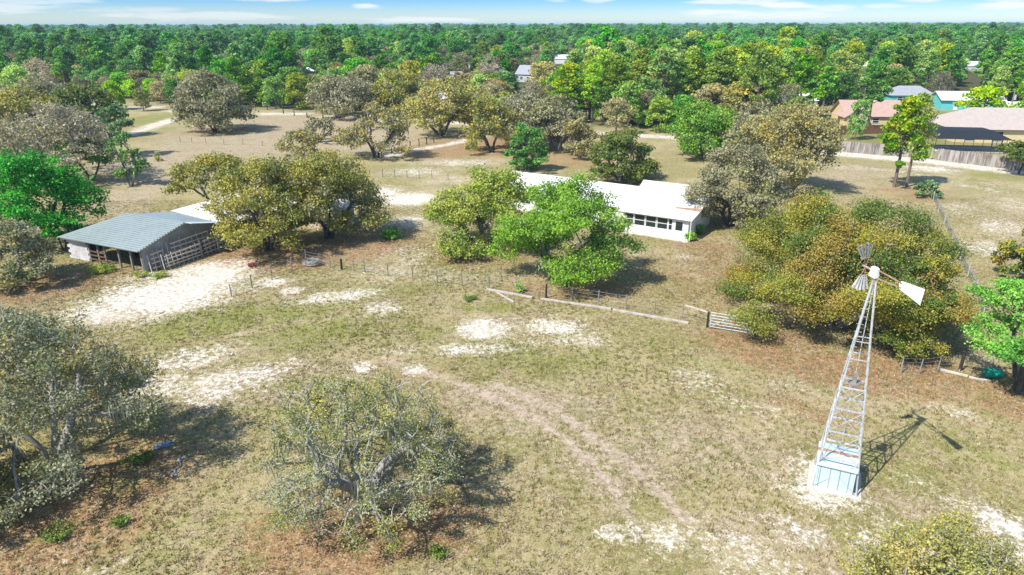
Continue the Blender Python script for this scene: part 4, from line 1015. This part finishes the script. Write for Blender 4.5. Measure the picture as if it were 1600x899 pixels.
# screened pool cage in front of it
pc = thing('pool_cage', 'black screened pool enclosure with folded roof beside the grey board fence', 'enclosure', G(1459, 238), math.radians(-10))
W_, D2, Hc1, Hc2 = 12.5, 7.0, 2.5, 3.7
MB().add([(0, 0, Hc1), (W_, 0, Hc1), (W_ - 2.2, 2.6, Hc2), (2.2, 2.6, Hc2), (W_, D2, Hc1 + .2), (W_ - 2.2, D2, Hc2), (2.2, D2, Hc2), (0, D2, Hc1 + .2),
          (0, 0, Hc1 - .02), (W_, 0, Hc1 - .02), (W_ - 2.2, 2.6, Hc2 - .02), (2.2, 2.6, Hc2 - .02), (W_, D2, Hc1 + .18), (W_ - 2.2, D2, Hc2 - .02), (2.2, D2, Hc2 - .02), (0, D2, Hc1 + .18)],
         [(0, 1, 2, 3), (3, 2, 5, 6), (1, 4, 5, 2), (7, 0, 3, 6), (11, 10, 9, 8), (14, 13, 10, 11), (10, 13, 12, 9), (14, 11, 8, 15)]).build('roof_screen', SCREEN, pc)
m = MB()
for i in range(9): x = W_ * i / 8; m.bar((x, 0, -.05), (x, 0, Hc1), .07)
for z in (.9, Hc1 - .06): m.bar((0, 0, z), (W_, 0, z), .06)
for i in range(5): y = D2 * i / 4; m.bar((0, y, -.05), (0, y, Hc1), .07); m.bar((W_, y, -.05), (W_, y, Hc1), .07)
m.build('frame', WOOD_D, pc)
MB().box(.2, W_ - .2, 1.2, D2 - .1, -.06, .06).build('deck', CONC, pc)
far_house('brick_house', 'small tan brick house with grey roof beside the utility poles', (706, 132), 8, 11, 8, 2.7, 4.6, BRICK, GREYROOF, (700, 742, 108, 135), over=.4, wins=((1.5, 2.8, 1, 2.1), (7.5, 8.8, 1, 2.1)), dr=(4.8, 5.8))
far_house('grey_house', 'grey gabled house in the woods left of the pale tan tree', (806, 128), -30, 13, 8, 3.2, 6.4, GREYW, GREYROOF, (804, 840, 102, 126), over=.4, wins=((2, 3.2, 1, 2.2), (5, 6.2, 1, 2.2), (9, 10.2, 1, 2.2)), dr=(7, 7.9))
far_house('white_cottage', 'white steep roofed cottage behind the yellow oak with leaning trunks', (696, 176), 35, 7, 6, 2.4, 6.0, WHITE, ROOF_W, (690, 715, 142, 175), over=.3, wins=((1, 2, 1, 2),), dr=(3, 3.9))
far_house('white_cottage', 'white cottage glimpsed through the mossy oaks across the road', (786, 196), 12, 9, 6, 2.5, 3.8, WHITE, ROOF_W, (784, 815, 180, 205), over=.3, wins=((1, 2.2, 1, 2.1), (6, 7.2, 1, 2.1)), dr=(4, 4.9))
far_house('white_cottage', 'white cottage peeping out behind the green spring tree', (606, 160), 10, 10, 7, 2.6, 4.2, WHITE, GREYROOF, (604, 645, 136, 158), over=.3, wins=((1, 2.4, 1, 2.1), (6, 7.4, 1, 2.1)), dr=(4, 4.9))
far_house('white_cottage', 'white roof far back in the woods above the lime tree', (478, 122), 0, 12, 8, 2.6, 4.2, WHITE, ROOF_W, (474, 500, 104, 118), over=.3)
far_house('white_cottage', 'white building far in the woods above the pale tan tree', (866, 100), 0, 16, 9, 3.0, 5.0, WHITE, ROOF_W, (862, 898, 80, 96), over=.3)
far_house('white_cottage', 'tiny white building in the woods above the amber tree', (1058, 80), 0, 16, 9, 4, 6.0, WHITE, ROOF_W, (1056, 1072, 68, 79), over=.3)
far_house('white_cottage', 'white roofed cottage left of the tan house behind the dark pine', (1222, 172), -6, 9, 7, 2.6, 4.2, WHITE, ROOF_W, (1212, 1270, 130, 175), over=.3, wins=((1, 2.2, 1, 2.1),), dr=(4, 4.9))
far_house('white_cottage', 'white cottage in the woods above the slender trunk pine', (1343, 112), 0, 9, 7, 2.6, 4.4, WHITE, ROOF_W, (1338, 1356, 98, 112), over=.3)
far_house('white_cottage', 'pale cottage in the woods above the teal house', (1425, 113), 0, 10, 7, 2.6, 4.4, WHITE, TAUPE, (1424, 1450, 98, 118), over=.3)
far_house('white_cottage', 'white cottage in the woods above the big round lime tree', (1505, 112), 0, 13, 8, 2.6, 4.6, WHITE, ROOF_W, (1502, 1536, 95, 108), over=.3)


# ------------------------------------------------------------------ far woods: the nearest trees one by one, the rest as one mass
def road_y(x): return np.interp(x, [p[0] for p in ROAD], [p[1] for p in ROAD])


def allowed(x, y):
    ang = x / y
    if abs(ang) > .80: return False
    if y < road_y(x) + 9: return False
    for cx, cy, cr in CLEAR:
        if (x - cx) ** 2 + (y - cy) ** 2 < cr * cr: return False
    px, pb = pix(x, y, 0); _, pt = pix(x, y, 13)
    hw = F * 2.2 / y
    for x0, x1, y0, y1, d in HOUSE_PIX:
        if y < d + 6 and px + hw > x0 and px - hw < x1 and pt < (y0 + y1) / 2 + 4 and pb > y0 and rnd.random() < .92: return False
    if 1262 < px < 1600 and y < 205: return rnd.random() < .10
    return True


MIX = {'left': (('pine', 60), ('broad', 16), ('lime', 8), ('bare', 9), ('olive', 7)),
       'mid': (('pine', 36), ('broad', 16), ('lime', 16), ('bare', 17), ('olive', 15)),
       'right': (('pine', 40), ('pinelight', 22), ('broad', 16), ('lime', 9), ('bare', 9), ('olive', 4))}


FRONT = {'left': (('broad', 32), ('lime', 24), ('bare', 12), ('olive', 12), ('pine', 22)),
         'mid': (('lime', 36), ('olive', 20), ('bare', 20), ('broad', 16), ('pine', 8)),
         'right': (('pinelight', 30), ('broad', 26), ('lime', 18), ('bare', 10), ('olive', 16))}


def choose(x, y):
    a = x / y; z = 'left' if a < -.28 else ('mid' if a < .06 and y < 300 else 'right')
    dr = y - road_y(x)
    if y > 330: z = 'left'
    ks, ws = zip(*(FRONT[z] if dr < (34 if z == 'left' else 62) + 14 * math.sin(x * .11) else MIX[z])); return rnd.choices(ks, ws)[0]


cands = []
def jitter_grid(y0, y1, s):
    y = y0
    while y < y1:
        x = -.8 * y
        while x < .8 * y:
            yield x + rnd.uniform(-.42, .42) * s, y + rnd.uniform(-.42, .42) * s
            x += s
        y += s
for x, y in jitter_grid(112, 262, 6.2):
    if allowed(x, y): cands.append((x, y, choose(x, y)))
cands.sort(key=lambda c: math.hypot(c[0], c[1]))
HT = {'pine': (11, 18.5), 'pinelight': (13, 17), 'broad': (8.5, 12.5), 'lime': (6.5, 9.5), 'bare': (8, 11.5), 'olive': (7, 10)}
INFO = {'pine': ('pine_tree', 'deep green pine within the unbroken woods beyond the sandy road', 'deep green pines in the woods'),
        'pinelight': ('pine_tree', 'yellowish green pine within the woods behind the house and neighbours', 'yellowish green pines in the woods'),
        'broad': ('leafy_tree', 'dense green leafy tree among the pines of the far woods', 'dense green leafy trees in the woods'),
        'lime': ('leafy_tree', 'low spring green leafy tree among the far woods', 'spring green leafy trees in the woods'),
        'bare': ('bare_tree', 'grey leafless tree among the green of the far woods', 'grey leafless trees in the woods'),
        'olive': ('leafy_tree', 'dull olive tan tree among the green of the far woods', 'olive tan trees in the woods')}
count = {}; PROTO = {}; rest = []
for x, y, k in cands:
    nm = INFO[k][0]
    if count.get(nm, 0) >= 270: rest.append((x, y, k)); continue
    count[nm] = count.get(nm, 0) + 1
    h = rnd.uniform(*HT[k]); v = rnd.randrange(len(KINDS[k]))
    if y < road_y(x) + 20: h *= .8
    r, c = plant(k, x, y, h, nm, INFO[k][1], INFO[k][2], rnd.uniform(.95, 1.3), v)
    PROTO.setdefault((k, v), c)
for x, y in jitter_grid(262, 560, 7.6):
    if allowed(x, y): rest.append((x, y, choose(x, y)))
for x, y in jitter_grid(560, 1300, 11.5): rest.append((x, y, choose(x, y)))
for x, y in jitter_grid(1300, 3000, 21): rest.append((x, y, choose(x, y)))
for x, y in jitter_grid(3000, 7500, 50): rest.append((x, y, choose(x, y)))
order = list(PROTO.items())


def far_woods():
    P = np.array([(x, y, 0) for x, y, k in rest], np.float32); n = len(P)
    me = bpy.data.meshes.new('woods'); me.vertices.add(n); me.vertices.foreach_set('co', P.ravel())
    d = np.hypot(P[:, 0], P[:, 1]); ids, sc, wd = [], [], []
    vs = {}
    for i, ((k, v), c) in enumerate(order): vs.setdefault(k, []).append((i, KINDS[k][v][2]))
    r = np.random.default_rng(77)
    patch = lump(P[:, 0], P[:, 1], .012, 9) + .6 * lump(P[:, 0], P[:, 1], .05, 10)
    for j, (x, y, k) in enumerate(rest):
        if k in ('bare', 'olive') and patch[j] < -.05: k = 'pine'
        if k == 'pine' and patch[j] > .30 and r.random() < .65: k = 'bare'
        if k not in vs: k = 'pine'
        i, H = vs[k][r.integers(len(vs[k]))]; h = r.uniform(*HT[k]) * (1 + .22 * (r.random() < .1))
        s = h / H; big = 1 + max(0, d[j] - 600) / 1400; ids.append(i); sc.append((s * min(big, 2.6) * 1.12, s * min(big, 2.6) * 1.12, s * (1 + .12 * min(big - 1, 1))))
    for nm, ty, arr, key in (('kind', 'INT', np.array(ids, np.int32), 'value'), ('size', 'FLOAT_VECTOR', np.array(sc, np.float32).ravel(), 'vector'), ('turn', 'FLOAT_VECTOR', np.stack([0 * d, 0 * d, r.uniform(0, 6.28, n)], -1).astype(np.float32).ravel(), 'vector')):
        a = me.attributes.new(nm, ty, 'POINT'); a.data.foreach_set(key, arr)
    o = link_mesh('woods', me, None); tag(o, 'unbroken green and grey woods running to the horizon', 'woods', kind='stuff')
    ng = bpy.data.node_groups.new('woods', 'GeometryNodeTree')
    ng.interface.new_socket('Geometry', in_out='INPUT', socket_type='NodeSocketGeometry'); ng.interface.new_socket('Geometry', in_out='OUTPUT', socket_type='NodeSocketGeometry')
    N = ng.nodes; L = ng.links; gi = N.new('NodeGroupInput'); go = N.new('NodeGroupOutput')
    iop = N.new('GeometryNodeInstanceOnPoints'); iop.inputs['Pick Instance'].default_value = True
    jn = N.new('GeometryNodeJoinGeometry')
    for i in range(len(order) - 1, -1, -1):       # the last link of a join comes first
        oi = N.new('GeometryNodeObjectInfo'); oi.inputs['Object'].default_value = order[i][1]; oi.inputs['As Instance'].default_value = True
        L.new(oi.outputs['Geometry'], jn.inputs[0])
    def named(nm, ty):
        q = N.new('GeometryNodeInputNamedAttribute'); q.data_type = ty; q.inputs['Name'].default_value = nm; return q.outputs[0]
    e2r = N.new('FunctionNodeEulerToRotation'); L.new(named('turn', 'FLOAT_VECTOR'), e2r.inputs[0])
    L.new(gi.outputs[0], iop.inputs['Points']); L.new(jn.outputs[0], iop.inputs['Instance']); L.new(named('kind', 'INT'), iop.inputs['Instance Index'])
    L.new(e2r.outputs[0], iop.inputs['Rotation']); L.new(named('size', 'FLOAT_VECTOR'), iop.inputs['Scale']); L.new(iop.outputs[0], go.inputs[0])
    md = o.modifiers.new('woods', 'NODES'); md.node_group = ng
    return o


far_woods()
print('woods', len(rest), 'single', count)

# ------------------------------------------------------------------ windmill
LF, LBk, RF = G(1269, 760), G(1263, 721), G(1337, 777)
e1 = RF - LF; e1 = Vector((e1.x, e1.y, 0)).normalized(); mrz = math.atan2(e1.y, e1.x)
mc = (LF + RF) / 2 + Vector((-e1.y, e1.x, 0)) * 1.05; S = 1.02; HT_ = 11.0
mill = thing('windmill', 'tall galvanised lattice windmill with broken blades and white tail vane', 'windmill', mc, mrz)
corner = [(-S, -S), (S, -S), (S, S), (-S, S)]
def leg_at(i, z):
    s = 1 - z / HT_ * .94; return Vector((corner[i][0] * s, corner[i][1] * s, z))
for i in range(4):
    m = MB(); a, b = leg_at(i, -.1), leg_at(i, HT_)
    m.bar(a, b, .075, .018); m.bar(a, b, .018, .075); m.build('leg', GALV2, mill)
lev = [1.75, 3.2, 4.45, 5.6, 7.1, 8.0]
for z in lev:
    m = MB()
    for i in range(4): m.bar(leg_at(i, z), leg_at((i + 1) % 4, z), .05, .065 if z < 7 else .035)
    m.build('girt', GALV2, mill)
for z0, z1 in zip([0.02] + lev[:3], lev[:4]):
    m = MB()
    for i in range(4):
        j = (i + 1) % 4; m.tube([leg_at(i, z0), leg_at(j, z1)], .014, 5); m.tube([leg_at(j, z0), leg_at(i, z1)], .014, 5)
    m.build('cross_brace', GALV2, mill)
m = MB()   # the ladder on the left leg
for i, z in enumerate(np.arange(.5, 10.4, .38)):
    p = leg_at(0, z); m.bar(p + Vector((-.16, .0, 0)), p + Vector((.16, 0, 0)), .02)
m.build('step', GALV2, mill)
MB().box(-.26, .26, -.26, .26, 5.64, 5.70).box(-.09, .09, -.09, .09, 5.70, 6.25).build('platform', WOOD_G, mill)
MB().tube([(0, 0, .2), (0, 0, HT_ + .1)], .022, 5).build('pump_rod', GALV2, mill)
# the head: turns on top; local frame: wheel axis along the tail
hd = bpy.data.objects.new('head', None)
taila = G(1370, 425, 11.3); tailb = G(1428, 459, 11.2)
tdir = Vector((tailb.x - taila.x, tailb.y - taila.y, 0)); 
tl = math.atan2(tdir.y, tdir.x) - mrz
Rm = Matrix.Rotation(tl, 4, 'Z'); Tm = Matrix.Translation((0, 0, HT_ + .35))
def H_(x, y, z): return (Tm @ Rm @ Vector((x, y, z)))
m = MB(); 
gb = [(-.36, -.14, -.27), (.13, -.14, -.27), (.13, .14, -.27), (-.36, .14, -.27)]
vs = [H_(*p) for p in gb] + [H_(p[0] * .85, p[1] * .8, .27) for p in gb] 
m.add(vs, [(3, 2, 1, 0), (4, 5, 6, 7), (0, 1, 5, 4), (1, 2, 6, 5), (2, 3, 7, 6), (3, 0, 4, 7)]).build('gearbox', WHITE, mill, bevel=.06)
MB().tube([H_(0, 0, -.55), H_(0, 0, -.3)], .09, 8).build('mast', RUST, mill)
MB().tube([H_(-.95, 0, .05), H_(-.3, 0, .05)], .06, 8).build('axle', RUST, mill)
wx = -.78
m = MB()   # spokes and two rings
for rr, a0, a1 in ((.45, 0, 2 * math.pi), (1.0, 1.2, 2.1), (1.0, 4.1, 5.0)):
    m.tube([H_(wx + .03, rr * math.cos(a), .05 + rr * math.sin(a)) for a in np.linspace(a0, a1, 21)], .012, 5)
for k in range(4):
    a = (1.35, 1.95, 4.3, 4.8)[k]; m.bar(H_(wx, 0, .05), H_(wx + .03, 1.05 * math.cos(a), .05 + 1.2 * math.sin(a)), .025)
rim = m.build('wheel_rim', RUST, mill)
for k in range(36):
    a = 2 * math.pi * k / 36; deg = math.degrees(a) % 360
    if not (78 < deg < 122 or 245 < deg < 284): continue        # the rest of the blades is gone
    r0, r1 = .42, 1.16; dr_ = rnd.uniform(-.06, .05); tw = math.radians(34 + rnd.uniform(-8, 8))
    def blade_pt(rr, sgn, wdt):
        # a twisted, slightly cupped blade
        u = np.array([0, math.cos(a), math.sin(a)]); tn = np.array([0, -math.sin(a), math.cos(a)]); axv = np.array([1., 0, 0])
        q = u * rr + sgn * wdt * (tn * math.cos(tw) + axv * math.sin(tw)); return H_(wx + q[0], q[1], .05 + q[2])
    P = [blade_pt(r0, -1, .045), blade_pt(r0, 1, .05), blade_pt(r1 + dr_, 1, .145), blade_pt(r1 + dr_, -1, .145)]
    MB().slab(*P, .008).build('blade', GALV2, rim if False else mill)
MB().bar(H_(.15, 0, .18), H_(1.75, 0, .14), .05).bar(H_(.15, 0, -.20), H_(1.75, 0, -.06), .05).build('tail_arm', RUST, mill)
MB().prism([H_(1.68, -.01, .24), H_(1.55, -.01, .10), H_(1.62, -.01, -.14), H_(2.98, -.01, -.36), H_(3.05, -.01, .38)], Rm @ Vector((0, .02, 0))).build('tail_vane', WHITE, mill)

# well shed standing between the windmill legs
sh = thing('well_shed', 'small pale metal shed with rust streaked lid between the windmill legs', 'shed', mc, mrz)
MB().box(-.92, .80, -.95, .75, -.1, 1.30).build('wall', SHED, sh)
m = MB()
for x in (-.78, -.32, .12, .56): m.box(x, x + .025, -.972, -.951, 0, 1.28)
m.build('seam', CORR, sh)
MB().box(-.96, -.86, -.985, -.952, 0, 1.30).box(.72, .83, -.985, -.952, 0, 1.3).build('corner_trim', SHED, sh)
MB().slab((-1.0, -1.06, 1.36), (.88, -1.06, 1.36), (.88, -.1, 1.60), (-1.0, -.1, 1.60), .05).build('roof', SHED, sh)
MB().slab((-1.0, .18, 1.62), (.88, .18, 1.62), (.88, .86, 1.56), (-1.0, .86, 1.56), .05).build('roof', SHED, sh)
MB().slab((-1.0, -.098, 1.59), (.88, -.098, 1.59), (.88, .178, 1.612), (-1.0, .178, 1.612), .05).build('rust_strip', RUST, sh)
MB().box(-1.25, 1.25, -1.3, 1.2, -.12, .02).build('pad', CONC, sh)


# ------------------------------------------------------------------ fences, gate, timbers
def wire_fence(name, label, pts, h=1.15, posts=None, wires=4, mat=WOOD_G, r=.05, wr=.008, cat='fence', darks=()):
    P = [Vector(p) for p in pts]; o = P[0]
    t = thing(name, label, cat, o)
    for i, p in enumerate(P):
        q = p - o; k = i in darks; rr = r * (2.0 if k else 1) * rnd.uniform(.85, 1.2); lx, ly = rnd.gauss(0, .03), rnd.gauss(0, .03); hh = h * rnd.uniform(.9, 1.1)
        MB().tube([q + Vector((0, 0, -.2)), q + Vector((lx * .5, ly * .5, hh * .5)), q + Vector((lx, ly, hh))], [rr, rr * .95, rr * .85], 6).build('post', WOOD_D if k else mat, t)
    m = MB()
    for k in range(wires):
        z = h * (.18 + .74 * k / max(wires - 1, 1))
        for a, b in zip(P[:-1], P[1:]):
            a1, b1 = a - o + Vector((0, 0, z)), b - o + Vector((0, 0, z)); m.tube([a1, (a1 + b1) / 2 - Vector((0, 0, .02)), b1], wr, 4)
    m.build('wire', WIRE, t); return t


gp = lambda L: [G(*p) for p in L]
wire_fence('wire_fence', 'wire fence with weathered posts from the oaks to the yard corner', gp([(362, 463), (394, 450), (425, 436), (456, 421), (479, 410), (500, 414), (516, 418), (534, 421), (553, 423), (570, 425), (606, 431), (645, 436), (683, 441), (722, 446), (764, 451)]), 1.2, darks=(7,), r=.055)
wire_fence('wire_fence', 'wire fence above the concrete curb running to the tube gate', gp([(764, 451), (810, 458), (853, 465), (894, 470), (935, 476), (978, 483), (1023, 490), (1066, 497), (1105, 511)]), 1.25, darks=(2, 8), r=.045)
wire_fence('wire_fence', 'short wire fence running back from the yard corner beneath the yellow green oak', gp([(764, 451), (783, 433), (803, 417), (820, 400)]), 1.2, r=.045)
wire_fence('wire_fence', 'thin post fence across the sandy ground left of the house', gp([(578, 277), (598, 277), (617, 277), (636, 278), (655, 279), (675, 279), (700, 281)]), 1.2, r=.06)
wire_fence('wire_fence', 'dark post fence along the drive past the crooked grey oak', gp([(596, 244), (612, 240), (625, 235), (641, 232), (655, 228), (667, 226), (678, 223)]), 1.35, mat=WOOD_D, r=.11, wr=.03, wires=2)
wire_fence('wire_fence', 'dark post fence along the far sandy road', gp([(418, 172), (443, 178), (460, 181), (480, 184), (505, 187)]), 1.3, mat=WOOD_D, r=.13, wires=2, wr=.02)
wire_fence('wire_fence', 'thin post fence in the dry field behind the barn', gp([(282, 222), (300, 223), (322, 224), (350, 226), (380, 226), (410, 228)]), 1.1, r=.06, wr=.012)
wire_fence('chain_fence', 'wire mesh fence running back to the round bush right of the golden oak', gp([(1535, 495), (1524, 458), (1512, 432), (1500, 408), (1488, 376), (1475, 350), (1466, 330), (1458, 313)]), 1.3, mat=GALV2, wires=8, r=.04, wr=.012)
wire_fence('wire_fence', 'old wire fence beyond the windmill with the fallen pole beside it', gp([(1408, 582), (1436, 583), (1465, 580), (1500, 578), (1545, 588)]), 1.15, r=.05, darks=(3,))
m = MB()
tube_gate('tube_gate', 'bluish silver tube gate with crossed braces beside the golden oak', G(1109, 513), G(1176, 524), 1.35, pmat('gate_tube', (0.56, 0.66, 0.70), .45, metal=.2, var=.15, scale=2), 5, True, thick=.034)
MB_ = G(1178, 525)
tag(MB().tube([MB_ + Vector((0, 0, -.2)), MB_ + Vector((.02, 0, 1.5))], [.11, .10], 8).build('gate_post', WOOD_D), 'thick dark post at the oak end of the bluish silver tube gate', 'post')
r_a, r_b = G(1069, 496), G(1104, 508)
tag(MB().bar(r_a + Vector((0, 0, 1.05)), r_b + Vector((0, 0, 1.1)), .09).build('fence_rail', WOOD_W), 'pale rail between the wire fence and the dark gate post', 'rail')


TIMB = pmat('weathered_timber', (0.50, 0.45, 0.39), .9, var=.4, scale=2.5)
GATE = pmat('gate_tube', (0.56, 0.66, 0.70), .45, metal=.2, var=.15, scale=2)


def timber(label, a, b, w=.22, h=.18, mat=TIMB, name='curb_timber'):
    a, b = G(*a), G(*b); a.z = b.z = h / 2 - .04
    return tag(MB().bar(a, b, w, h).build(name, mat, None, bevel=.02), label, 'timber', 'pale timbers lying along the fence')


timber('pale timber lying from the corner post towards the dark post', (761, 453), (832, 466))
timber('pale timber lying in the middle of the fence line', (845, 468), (955, 484))
timber('pale timber at the end of the line nearest the tube gate', (958, 485), (1076, 506))
timber('short thin timber lying askew below the fence corner', (777, 458), (803, 473), .16, .14)
timber('thin bleached fallen pole beside the fresh green tree', (1468, 578), (1512, 589), .16, .16, WOOD_W, 'fallen_pole')
timber('thin bleached pole lying just left of the green barrel', (1514, 590), (1545, 596), .14, .14, WOOD_W, 'fallen_pole')


def board_fence(label, a, b, h, mat, name='board_fence'):
    a, b = G(*a), G(*b); L = (b - a).length; t = thing(name, label, 'fence', a, math.atan2(b.y - a.y, b.x - a.x))
    m = MB(); n = int(L / .16)
    for i in range(n):
        x = L * i / n; hh = h + rnd.uniform(-.06, .05); m.box(x, x + L / n - .012, -.012, .012, -.05, hh)
    m.build('board_panel', mat, t)
    m = MB(); m.box(0, L, .014, .06, .4, .5).box(0, L, .014, .06, h - .45, h - .35); m.build('rail', mat, t)
    return t


board_fence('long weathered grey board fence along the sandy road by the pool house', (1296, 236), (1455, 249), 1.95, FENCE_G)
board_fence('grey board fence section right of the pool cage at the road', (1462, 250), (1605, 268), 1.95, FENCE_G)
board_fence('brown board fence before the cream house', (1308, 211), (1382, 209), 1.9, WOOD_B)
board_fence('brown board fence section continuing behind the twin pines', (1388, 210), (1502, 204), 1.9, WOOD_B)

# utility poles
def pole(label, foot, top, arm=True, box=False):
    p = G(*foot); h = h_at(foot[0], top, p.y); t = thing('utility_pole', label, 'utility pole', p, rnd.uniform(-.3, .3))
    MB().tube([(0, 0, -.3), (0, 0, h)], [.19, .13], 8).build('pole', WOOD_G, t)
    if arm: MB().bar((-1.25, 0, h - .5), (1.25, 0, h - .5), .12).build('crossarm', WOOD_G, t)
    if box: MB().tube([(.38, 0, h - 2.4), (.38, 0, h - 1.2)], .27, 10).build('transformer', GALV2, t)


pole('utility pole with transformer beside the pale blue house', (1574, 190), 140, box=True)
pole('utility pole left of the small brick house', (699, 140), 98)
pole('utility pole right of the small brick house', (733, 138), 96, box=True)
pole('utility pole by the wide purplish oak at the drive', (285, 172), 116, arm=False)
pole('utility pole right of the grey gabled house', (834, 134), 94)
for a in ((699, 140, 98), (733, 138, 96), (834, 134, 94)): pass

# ------------------------------------------------------------------ small things
def car(label, foot, rz, col, name='parked_car'):
    p = G(*foot); t = thing(name, label, 'car', p, math.radians(rz)); mt = pmat('paint_' + col[0], col[1], .3, var=.05, spec=.6)
    MB().prism([(-2.2, -.85, .35), (2.2, -.85, .35), (2.25, -.85, .75), (1.3, -.85, .92), (.7, -.85, 1.42), (-1.1, -.85, 1.45), (-1.8, -.85, .98), (-2.25, -.85, .88)], (0, 1.7, 0)).build('body', mt, t, bevel=.06)
    MB().prism([(1.12, -.86, .96), (.64, -.86, 1.36), (-1.02, -.86, 1.38), (-1.55, -.86, .98)], (0, 1.72, 0)).build('side_glass', GLASS, t)
    for x in (-1.35, 1.35):
        for y in (-.8, .62): MB().tube([(x, y, .33), (x, y + .2, .33)], .33, 12).build('wheel', WOOD_D, t)


car('teal car parked on the drive by the brown board fence', (1497, 203), 5, ('teal', (.30, .58, .55)))
car('dark red car parked beside the small brick house', (722, 138), 20, ('red', (.25, .03, .04)))
car('black car parked before the lime tree at the pale drive', (1541, 192), 60, ('black', (.03, .03, .035)))

# green barrel lying by the right tree
p = G(1550, 590); gb_ = thing('barrel', 'green plastic barrel lying in the shade of the fresh green tree', 'barrel', p, math.radians(-8))
GRN = pmat('green_plastic', (0.01, 0.30, 0.20), .5, var=.2, scale=3)
MB().tube([(-.55, 0, .32), (-.5, 0, .32), (-.2, 0, .32), (.2, 0, .32), (.5, 0, .32), (.55, 0, .32)], [.24, .29, .32, .32, .29, .24], 14).build('body', GRN, gb_, smooth=True)
MB().tube([(-.2, 0, .32), (-.17, 0, .32)], .335, 14).tube([(.17, 0, .32), (.2, 0, .32)], .335, 14).build('hoop', GRN, gb_)

# crumpled blue sheet and white line on the litter
def crumple(label, foot, rx, ry, h, col, seed, name):
    r = np.random.default_rng(seed); n = 15; p = G(*foot); V = []
    for i in range(n):
        for j in range(n):
            u, v = i / (n - 1) * 2 - 1, j / (n - 1) * 2 - 1
            q = .8 + .2 * math.sin(3 * u + seed) * math.cos(4 * v)
            V.append((rx * u * q + r.normal(0, .03), ry * v * q + r.normal(0, .03), max(.0, h * (1 - u * u * .8) * (1 - v * v * .8) * r.uniform(.25, 1.0))))
    Fq = [(i * n + j, (i + 1) * n + j, (i + 1) * n + j + 1, i * n + j + 1) for i in range(n - 1) for j in range(n - 1)]
    o = link_mesh(name, np_mesh(name, np.array(V), np.array(Fq), 4), pmat('sheet_%d' % seed, col, .5, var=.45, scale=4)); o.location = p; o.rotation_euler = (0, 0, .45)
    return tag(o, label, 'sheet')


crumple('crumpled blue grey tarp on the leaf litter beside the grey mossy oak', (256, 696), .55, .28, .22, (.36, .46, .58), 1, 'tarp')
crumple('crumpled scrap of silvery sheet at the top of the white line', (282, 718), .16, .12, .12, (.55, .57, .62), 2, 'plastic_scrap')
crumple('crumpled scrap of silvery sheet at the lower end of the white line', (272, 742), .14, .11, .10, (.55, .57, .62), 3, 'plastic_scrap')
a, b = G(281, 720), G(273, 741)
tag(MB().tube([a + Vector((0, 0, .03)), (a * .6 + b * .4) + Vector((.15, 0, .03)), (a * .3 + b * .7) + Vector((-.1, .05, .03)), b + Vector((0, 0, .03))], .022, 5).build('white_line', GALV2), 'thin silvery line trailing across the litter between two scraps', 'line')

# red wagon by the oaks
p = G(393, 416); wg = thing('toy_wagon', 'small red wagon lying on the litter near the barn oaks', 'wagon', p, .3); wg.scale = (.62, .62, .62)
RED = pmat('red_enamel', (.45, .05, .07), .45, var=.25, scale=5)
MB().box(-.5, .5, -.25, .25, .22, .26).box(-.5, .5, -.25, -.22, .26, .42).box(-.5, .5, .22, .25, .26, .42).box(-.5, -.47, -.22, .22, .26, .42).box(.47, .5, -.22, .22, .26, .42).build('tray', RED, wg)
MB().tube([(.5, 0, .25), (1.1, .05, .1)], .02, 5).build('handle', WOOD_D, wg)
for x in (-.35, .35):
    for y in (-.28, .24): MB().tube([(x, y, .13), (x, y + .05, .13)], .13, 10).build('wheel', WOOD_D, wg)

# roll of old fence wire by the posts
p = G(488, 414); wr = MB(); r = np.random.default_rng(9)
for k in range(46):
    a0 = r.uniform(0, 6.28); rr = r.uniform(.35, 1.0); pts = []
    for s in np.linspace(0, 5.2, 12): pts.append((rr * math.cos(a0 + s), rr * .7 * math.sin(a0 + s), .08 + .5 * abs(math.sin(s * .6 + a0)) * r.uniform(.5, 1)))
    wr.tube(pts, .014, 4)
o = wr.build('wire_roll', WIRE); o.location = p; tag(o, 'tangled heap of grey fence wire beside the dark fence posts', 'wire heap')

# ------------------------------------------------------------------ air
hz = bpy.data.materials.new('haze'); hz.use_nodes = True; g = NT(hz.node_tree); hz.node_tree.nodes.remove(hz.node_tree.nodes['Principled BSDF'])
pv = g.new('ShaderNodeVolumePrincipled'); pv.inputs['Color'].default_value = (.55, .80, 1.0, 1); pv.inputs['Density'].default_value = 0.00017; pv.inputs['Anisotropy'].default_value = 0.0
g.l.new(pv.outputs[0], hz.node_tree.nodes['Material Output'].inputs['Volume'])
HAZE = True
if HAZE:
    tag(MB().box(-9500, 9500, -200, 14500, -1.3, 28.0).build('haze', hz), 'thin bluish haze over the far woods', 'haze', kind='stuff')
